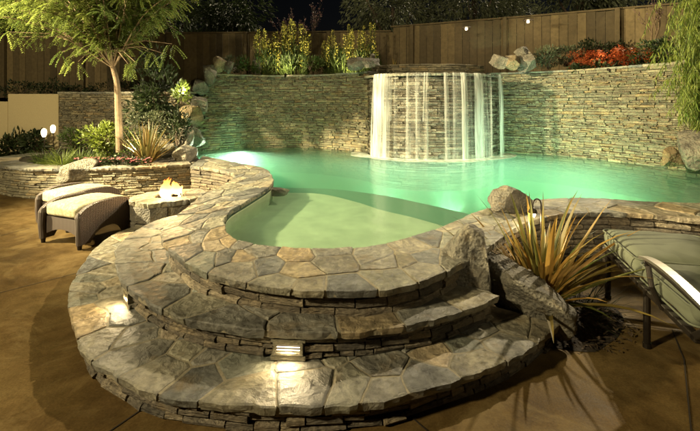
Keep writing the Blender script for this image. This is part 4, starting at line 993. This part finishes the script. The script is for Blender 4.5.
# bare purple twigs rising behind the yellow flowers
def branch_tree(name, label, base, h, spread, seed, mat, leafm=None, nb=9, leafn=0, r0=.03, up=.55, cat='tree', ls=.04):
    rnd = random.Random(seed); t = thing(name, label, cat, base); mb = MB(); lf = MB(); 
    def grow(p, d, l, r, lvl):
        q = p; pts = [p]; rr = [r]
        for k in range(4):
            d = (d + rv(rnd) * .16 + Vector((0, 0, .06))).normalized(); q = q + d * l / 4; pts.append(q); rr.append(r * (1 - .11 * (k + 1)))
        tube(mb, pts, rr, 5 if lvl else 7, cap=False)
        if lvl < 4:
            for k in range(rnd.choice([2, 3, 3])):
                a = rv(rnd); nd = (d + a * spread + Vector((0, 0, .15))).normalized(); grow(pts[rnd.choice([2, 3, 4])], nd, l * rnd.uniform(.55, .8), r * .58, lvl + 1)
        if leafm and lvl >= 2:
            for k in range(leafn): leafquad(lf, pts[rnd.choice([1, 2, 3, 4])] + rv(rnd) * .05, (d + rv(rnd)).normalized(), rv(rnd), ls, ls * .6, (rnd.random(), 0, 0))
    for k in range(nb): grow(Vector((rnd.uniform(-.04, .04), rnd.uniform(-.04, .04), 0)) * (nb > 1), (Vector((rnd.uniform(-up, up), rnd.uniform(-up, up), 1)) if nb > 1 else Vector((0.03, 0, 1))).normalized(), h * .42, r0, 0)
    mb.build('trunk' if nb == 1 else 'stem', mat, t)
    if leafm: lf.build('leaves', leafm, t)
    return t
b = AT(302, 40, 11.7); branch_tree('bare_shrub', 'tall sparse purple twiggy shrub behind the yellow flowers', (b.x, b.y, 2.12), 2.0, .45, 270, DARKBARK, PURP, nb=4, leafn=2, r0=.016, up=.3, cat='shrub', ls=.05)
b = AT(648, 50, 8.9); branch_tree('small_tree', 'small bare pale tree in front of the fence at the right', (b.x, b.y, 2.12), 1.75, .62, 272, BARK, PURP, nb=1, leafn=2, r0=.045)
b = AT(396, 60, 9.9); clump('agave', 'small reddish spiky plant beside the left waterfall boulders', (b.x - .05, b.y, 2.3), 24, (.15, .3), (.2, 1.0), .03, (0, .3), BRONZE, 273, .04)
# statue / stone lantern
p = AT(258, 58, 10.9); t = thing('stone_lantern', 'small pale stone lantern among the yellow flowers', 'garden ornament', (p.x, p.y, 2.12)); mb = MB(); bbox(mb, -.07, .07, -.07, .07, 0, .3, .01); bbox(mb, -.11, .11, -.11, .11, .3, .34, .01); mb.build('pedestal', ROCK, t)
mb = MB(); bbox(mb, -.08, .08, -.08, .08, .342, .48, .015); mb.build('light_box', ROCK, t); mb = MB(); lathe(mb, [(.15, .482), (.14, .51), (.05, .58), (.02, .62)], 4, M=Matrix.Rotation(PI / 4, 4, 'Z')); mb.build('roof', ROCK, t)
# red flowers and shrubs on the right
for i, (u, v, y) in enumerate([(585, 60, 9.0), (605, 58, 8.8), (625, 57, 8.6), (636, 56, 8.3)]):
    b = AT(u, v, y); t = thing('red_flowers', ['leftmost clump of orange red flowers above the right wall', 'second orange red flower clump from the left', 'third orange red flower clump, near the bare tree', 'rightmost orange red flower clump at the foot of the bare tree'][i], 'flowers', (b.x, b.y, 2.12), 0, 'orange red flowers above the right wall'); rnd = random.Random(280 + i)
    mb = MB(); bush(mb, (0, 0, .14), (.3, .25, .16), 500, .08, .03, 280 + i); mb.build('leaves', DGRN, t); mb = MB()
    for k in range(42 if i < 3 else 16):
        x, y_, z = rnd.uniform(-.27, .27), rnd.uniform(-.28, .22), rnd.uniform(.2, .5)
        for q in range(22):
            a = rnd.uniform(0, 2 * PI); zz = rnd.uniform(-.06, .06); r = .03; leafquad(mb, Vector((x + r * math.cos(a), y_ + r * math.sin(a), z + zz)), Vector((math.cos(a), math.sin(a), .5)).normalized(), Vector((0, 0, 1)), .042, .028, (rnd.random(), 0, 0))
    mb.build('blossom', REDF, t)
for i, (u, v, y, rx, lb, m_) in enumerate([(548, 58, 9.4, .45, 'grey green shrub right of the waterfall boulders', SILV), (566, 55, 9.6, .45, 'sparse twiggy green shrub left of the red flowers', SILV), (650, 56, 8.3, .4, 'green shrub around the foot of the bare tree', GRN), (668, 52, 7.9, .4, 'dark shrub between the bare tree and the tall grass', DGRN), (600, 50, 9.6, .5, 'dark shrub behind the red flowers', DGRN)]):
    p = AT(u, v, y); shrub('shrub', lb, p, (rx, .3, .26), 800, .07, .03, m_, 290 + i)

# ---- tall weeping bamboo-like plant at right edge
t = thing('weeping_bamboo', 'tall bright yellow green weeping plant at the right edge above the boulders, with unseen stems added for shade', 'plant', (5.6, 6.1, .6)); rnd = random.Random(300); mb, st = MB(), MB()
for k in range(950):
    a = rnd.uniform(0, 2 * PI); r = rnd.uniform(.1, .9); far = k % 5 < 2; bx, by = (rnd.uniform(-.25, .3), rnd.uniform(-1.2, -.6)) if far else (rnd.uniform(-.2, .5), rnd.uniform(-.2, .2)); h = rnd.uniform(1.6, 3.6) if far else rnd.uniform(.9, 3.0)  # the far stems stand out of frame, added to shade the lower-right patio
    if far: r *= .62
    tx, ty = r * math.cos(a) * .9, r * math.sin(a) * .6; pts = []
    for j in range(9):
        q = j / 8; pts.append(Vector((bx + tx * q ** 1.4, by + ty * q ** 1.4, h * (1.0 * math.sin(min(1, q * 1.25) * PI / 2)) - max(0, q - .6) ** 1.5 * 2.2 * h * .5)))
    tube(st, pts, .004, 3, cap=False)
    for j in range(2, 9):
        for q in range(15):
            f_ = rnd.random(); p = pts[j - 1].lerp(pts[j], f_) + rv(rnd) * .03; d = (Vector((0, 0, -1)) + rv(rnd) * .55).normalized(); leafquad(mb, p, d, rv(rnd), rnd.uniform(.08, .16), .011, (rnd.random(), 0, 0))
mb.build('foliage', leafmat('bamboo_leaf', (.11, .15, .02), (.3, .36, .07)), t); st.build('stem', GRN, t)

# ---- main tree at left
TB = Vector((-4.07, 7.2, PS - .05)); t = thing('garden_tree', 'slender tree with feathery drooping leaves rising from the planter', 'tree', TB)
rnd = random.Random(310); tk, br, lf = MB(), MB(), MB()
P0 = [AT(u, v, 7.7) - TB for u, v in ((120, 152), (119, 130), (118, 105), (117, 85), (113, 68), (106, 50), (103, 30), (104, 10))] + [Vector((.1, 0, 4.0)), Vector((.15, 0, 4.6))]
tube(tk, catmull(P0, 4), [.066 - .054 * k / 36 for k in range(37)], 12, cap=False); tk.build('trunk', BARK, t)
def spray(p, d, l, tone):
    """one compound leaf: rachis that droops, paired leaflets"""
    d = d.normalized(); q = Vector(p); prev = q.copy(); n_ = 9
    for k in range(n_):
        d = (d + Vector((0, 0, -.1)) + rv(rnd) * .06).normalized(); q = q + d * l / n_; s = d.cross(Vector((0, 0, 1)))
        if s.length < .05: s = Vector((1, 0, 0))
        s.normalize(); ll = .066 * (1 - abs(k / n_ - .4) * .7)
        for sg in (-1, 1):
            dd = (s * sg + d * .6 + Vector((0, 0, -.25)) + rv(rnd) * .15).normalized(); leafquad(lf, q, dd, Vector((0, 0, 1)), ll * rnd.uniform(.7, 1.25), .024, (min(1, max(0, tone + rnd.uniform(-.2, .2))), 0, 0))
crown = Vector((-.7, -.2, 3.3)); nb = 0
for k in range(270):
    th = rnd.uniform(0, 2 * PI); ph = rnd.uniform(-.75, 1.0); rr = rnd.uniform(.55, 1.0)
    tgt = crown + Vector((math.cos(th) * 2.2 * rr * math.cos(ph * .9), math.sin(th) * 1.5 * rr * math.cos(ph * .9), ph * 1.15))
    st_ = P0[rnd.choice([4, 5, 6, 7, 8])]; mid = st_.lerp(tgt, .5) + Vector((0, 0, .25)); pts = catmull([st_, mid, tgt], 5)
    tube(br, pts, [.016 - .012 * j / (len(pts) - 1) for j in range(len(pts))], 4, cap=False); tone = rnd.random()
    for j in range(2, len(pts)):
        for m_ in range(3):
            dd = (pts[j] - pts[j - 1]).normalized() * .6 + rv(rnd) * .9 + Vector((0, 0, -.05)); spray(pts[j] + rv(rnd) * .06, dd, rnd.uniform(.18, .34), tone)
for (u, v) in ((62, 60), (70, 66), (78, 70), (128, 72), (135, 70), (150, 60), (172, 52), (20, 45), (8, 40), (40, 45), (165, 62), (105, 47), (90, 40)):
    p = AT(u, v - 8, 7.4 + rnd.uniform(-.3, .3)) - TB; tube(br, [P0[5], P0[5].lerp(p, .6) + Vector((0, 0, .1)), p], [.01, .006, .003], 4, cap=False)
    for m_ in range(4): spray(p + rv(rnd) * .05, Vector((rnd.uniform(-1, 1), rnd.uniform(-.6, .2), -.4)), .3, rnd.random())
br.build('branch', BARK, t); lf.build('crown', TREEL, t)

# ---- dark trees beyond the fence
for i, (x, y, z, rx, rz, lb) in enumerate([(-4.0, 13.3, 4.3, 1.3, 1.3, 'dark bushy tree rising behind the fence left of centre'), (1.5, 14, 4.9, 1.7, 1.15, 'dim grey green tree above the fence over the left of the waterfall'), (4.3, 13.7, 5.1, 1.9, 1.2, 'dim tree above the fence over the middle of the waterfall'), (7.4, 12.7, 5.2, 2.0, 1.1, 'dim tree above the fence over the right wall'), (10.5, 11.6, 5.3, 2.0, 1.1, 'dim tree above the fence near the bare tree'), (-9, 13.7, 4.6, 2.4, 1.5, 'dark tree behind the fence at the far left'), (-6.6, 14.2, 5.0, 1.8, 1.5, 'dark tree behind the crown of the planter tree')]):
    t = thing('background_tree', lb, 'tree', (x, y, 0), 0, 'dark trees beyond the fence'); mb = MB(); bush(mb, (0, 0, z), (rx, 1.2, rz), 5200, .17, .05, 320 + i, clumps=40, updir=-.6); mb.build('crown', SILV if 0 < i < 5 else DGRN, t)
    mb = MB(); rnd = random.Random(i); tube(mb, [(0, 0, 0), (.1, 0, z * .5), (0, .1, z)], [.16, .12, .06], 8)
    for k in range(6): v = rv(rnd); tube(mb, [(0, .05, z * .7), (v.x * rx * .8, v.y, z + v.z * rz * .7)], [.06, .02], 5)
    mb.build('trunk', DARKBARK, t)

for (u, lb) in ((285, 'hidden small spotlight at the foot of the tallest yellow flowers'), (350, 'hidden small spotlight at the foot of the yellow flowers by the waterfall'), (610, 'hidden small spotlight in front of the orange red flowers')):
    b = AT(u, 62, 10.3 if u < 600 else 8.3); t = thing('bed_spotlight', lb, 'garden lamp', (b.x, b.y, 2.14), 0, 'small spotlights in the upper beds'); mb = MB(); M = Matrix.Rotation(-.6, 4, 'X')
    tube(mb, [(0, 0, 0), (0, 0, .06)], .008, 6); lathe(mb, [(.02, .04), (.03, .06), (.032, .13)], 12, M=M); mb.build('can', METAL, t); mb = MB(); lathe(mb, [(.028, .125), (.02, .128), (.001, .13)], 12, M=M); mb.build('lens', LAMP_WARM, t)
    q = lamp('bed_lamp', 'SPOT', (b.x, b.y + .08, 2.32), 80 if u < 600 else 13, WARM, .03, spot=math.radians(130), blend=.6); aim(q, (b.x, b.y + .8, 3.1))
# pool lights: round lenses on the basin walls
GREENL = plain('pool_lamp_glass', (.8, .9, .8), emit=(.7, 1, .75), es=14, var=0)
def pool_light(loc, rz, label, power, col=(1, .97, .8), tilt=.05):
    t = thing('pool_light', label, 'pool light', loc, rz, 'underwater pool lights'); mb = MB(); M = Matrix.Rotation(PI / 2, 4, 'X')
    lathe(mb, [(.1, -.03), (.1, .01), (.085, .012), (.085, -.02)], 20, M=M); mb.build('ring', ALU, t); mb = MB(); lathe(mb, [(.083, -.01), (.06, .004), (0.001, .012)], 20, M=M); mb.build('lens', GREENL, t)
    f = Vector((math.sin(rz), -math.cos(rz), 0)); q = lamp('pool_lamp', 'AREA', (loc[0] + f.x * .04, loc[1] + f.y * .04, loc[2]), power, col, .16 if tilt < .3 else .3); q.data.spread = math.radians(115 if tilt < .3 else 180); aim(q, (loc[0] + f.x, loc[1] + f.y, loc[2] + tilt))
pool_light((-2.65, 9.72, .15), .2, 'submerged light glaring under the tall left wall', 260, tilt=-.2)
for (x, y, z, rz, pw, lb) in ((.1, 5.62, -.5, PI, 1700, 'submerged light in the shelf wall facing the waterfall'), (1.45, 4.66, -.6, PI * 1.08, 380, 'submerged light below the boulder on the coping'), (3.5, 4.75, -.5, PI * .97, 420, 'submerged light under the right coping'), (-1.2, 6.3, -.5, PI * .95, 1300, 'submerged light under the end of the left coping')):
    pool_light((x, y, z), rz, lb, pw * 1.95, tilt=-.32)
# lamps on stalks standing on the pool floor, turned up at the foot of the fall
for (x, y, lb) in ((.75, 7.1, 'submerged light aimed at the left foot of the waterfall'), (1.8, 6.9, 'submerged light aimed at the middle foot of the waterfall'), (2.85, 7.3, 'submerged light aimed at the right foot of the waterfall'), (4.3, 7.2, 'submerged light aimed at the foot of the right wall')):
    pool_light((x, y + .2, -.45), PI, lb, 75 if x < 4 else 35, tilt=.62)
# ================================================================== LIGHT AND SKY
w = bpy.data.worlds.new('World'); bpy.context.scene.world = w; w.use_nodes = True; nt = w.node_tree; nt.nodes.clear()
KEY = Vector((-.60, -.55, -.6)).normalized(); elev = math.asin(-KEY.z)
sky = nt.nodes.new('ShaderNodeTexSky'); sky.sky_type = 'NISHITA'; sky.sun_disc = False; sky.sun_elevation = math.radians(-4); sky.sun_rotation = math.atan2(-KEY.x, -KEY.y)
bg = nt.nodes.new('ShaderNodeBackground'); bg.inputs[1].default_value = .05; o_ = nt.nodes.new('ShaderNodeOutputWorld'); nt.links.new(sky.outputs[0], bg.inputs[0]); nt.links.new(bg.outputs[0], o_.inputs[0])
sd = bpy.data.lights.new('sun', 'SUN'); sd.energy = 3.4; sd.angle = math.radians(1.2); sd.color = (1, .83, .54); so = bpy.data.objects.new('sun', sd); C.objects.link(so); so.rotation_euler = KEY.to_track_quat('-Z', 'Y').to_euler()
q = lamp('house_floodlight', 'SPOT', (-6.5, -1.5, 4.8), 3300, (1, .82, .47), .3, spot=math.radians(112), blend=.5); aim(q, (-2.2, 8.0, .6))
q = lamp('side_floodlight', 'SPOT', (-8.5, 4.0, 4.1), 18500, (1, .82, .46), .15, spot=math.radians(74), blend=.6); aim(q, (3.2, 8.8, 1.6))
q = lamp('eave_floodlight', 'SPOT', (5.5, -4.5, 5.2), 1400, (1, .83, .5), .15, spot=math.radians(70), blend=.7); aim(q, (3.2, 9, 2.6))

# tree uplight hidden among the planter shrubs
tx = (-3.75, 6.85); t = thing('tree_spotlight', 'small dark spotlight hidden in the planter, aimed up the tree', 'garden lamp', (tx[0], tx[1], PS)); mb = MB(); M = Matrix.Rotation(.3, 4, 'Y')
tube(mb, [(0, 0, 0), (0, 0, .06)], .008, 6); lathe(mb, [(.02, .04), (.03, .06), (.032, .13)], 12, M=M); mb.build('can', METAL, t); mb = MB(); lathe(mb, [(.028, .125), (.02, .128), (.001, .13)], 12, M=M); mb.build('lens', LAMP_WARM, t)
q = lamp('tree_lamp', 'SPOT', (tx[0], tx[1], PS + .2), 190, (1, .86, .5), .04, spot=math.radians(100), blend=.7); aim(q, (-4.5, 7.2, 3.4))

cam = bpy.data.cameras.new('camera'); co_ = bpy.data.objects.new('camera', cam); C.objects.link(co_); co_.location = (0, 0, EYE); co_.rotation_euler = (PI / 2, 0, 0)
cam.sensor_width = 36; cam.lens = 36 * F / 700; cam.shift_y = -(215.5 - HOR) / 700; cam.clip_end = 300; cam.clip_start = .02
sc = bpy.context.scene; sc.camera = co_
sc.view_settings.view_transform = 'Standard'; sc.view_settings.look = 'None'; sc.view_settings.exposure = 0; sc.view_settings.gamma = 1
sc.cycles.use_denoising = True; sc.cycles.max_bounces = 6; sc.cycles.transparent_max_bounces = 24; sc.cycles.volume_bounces = 0; sc.cycles.caustics_reflective = False; sc.cycles.caustics_refractive = False; sc.cycles.sample_clamp_indirect = 4
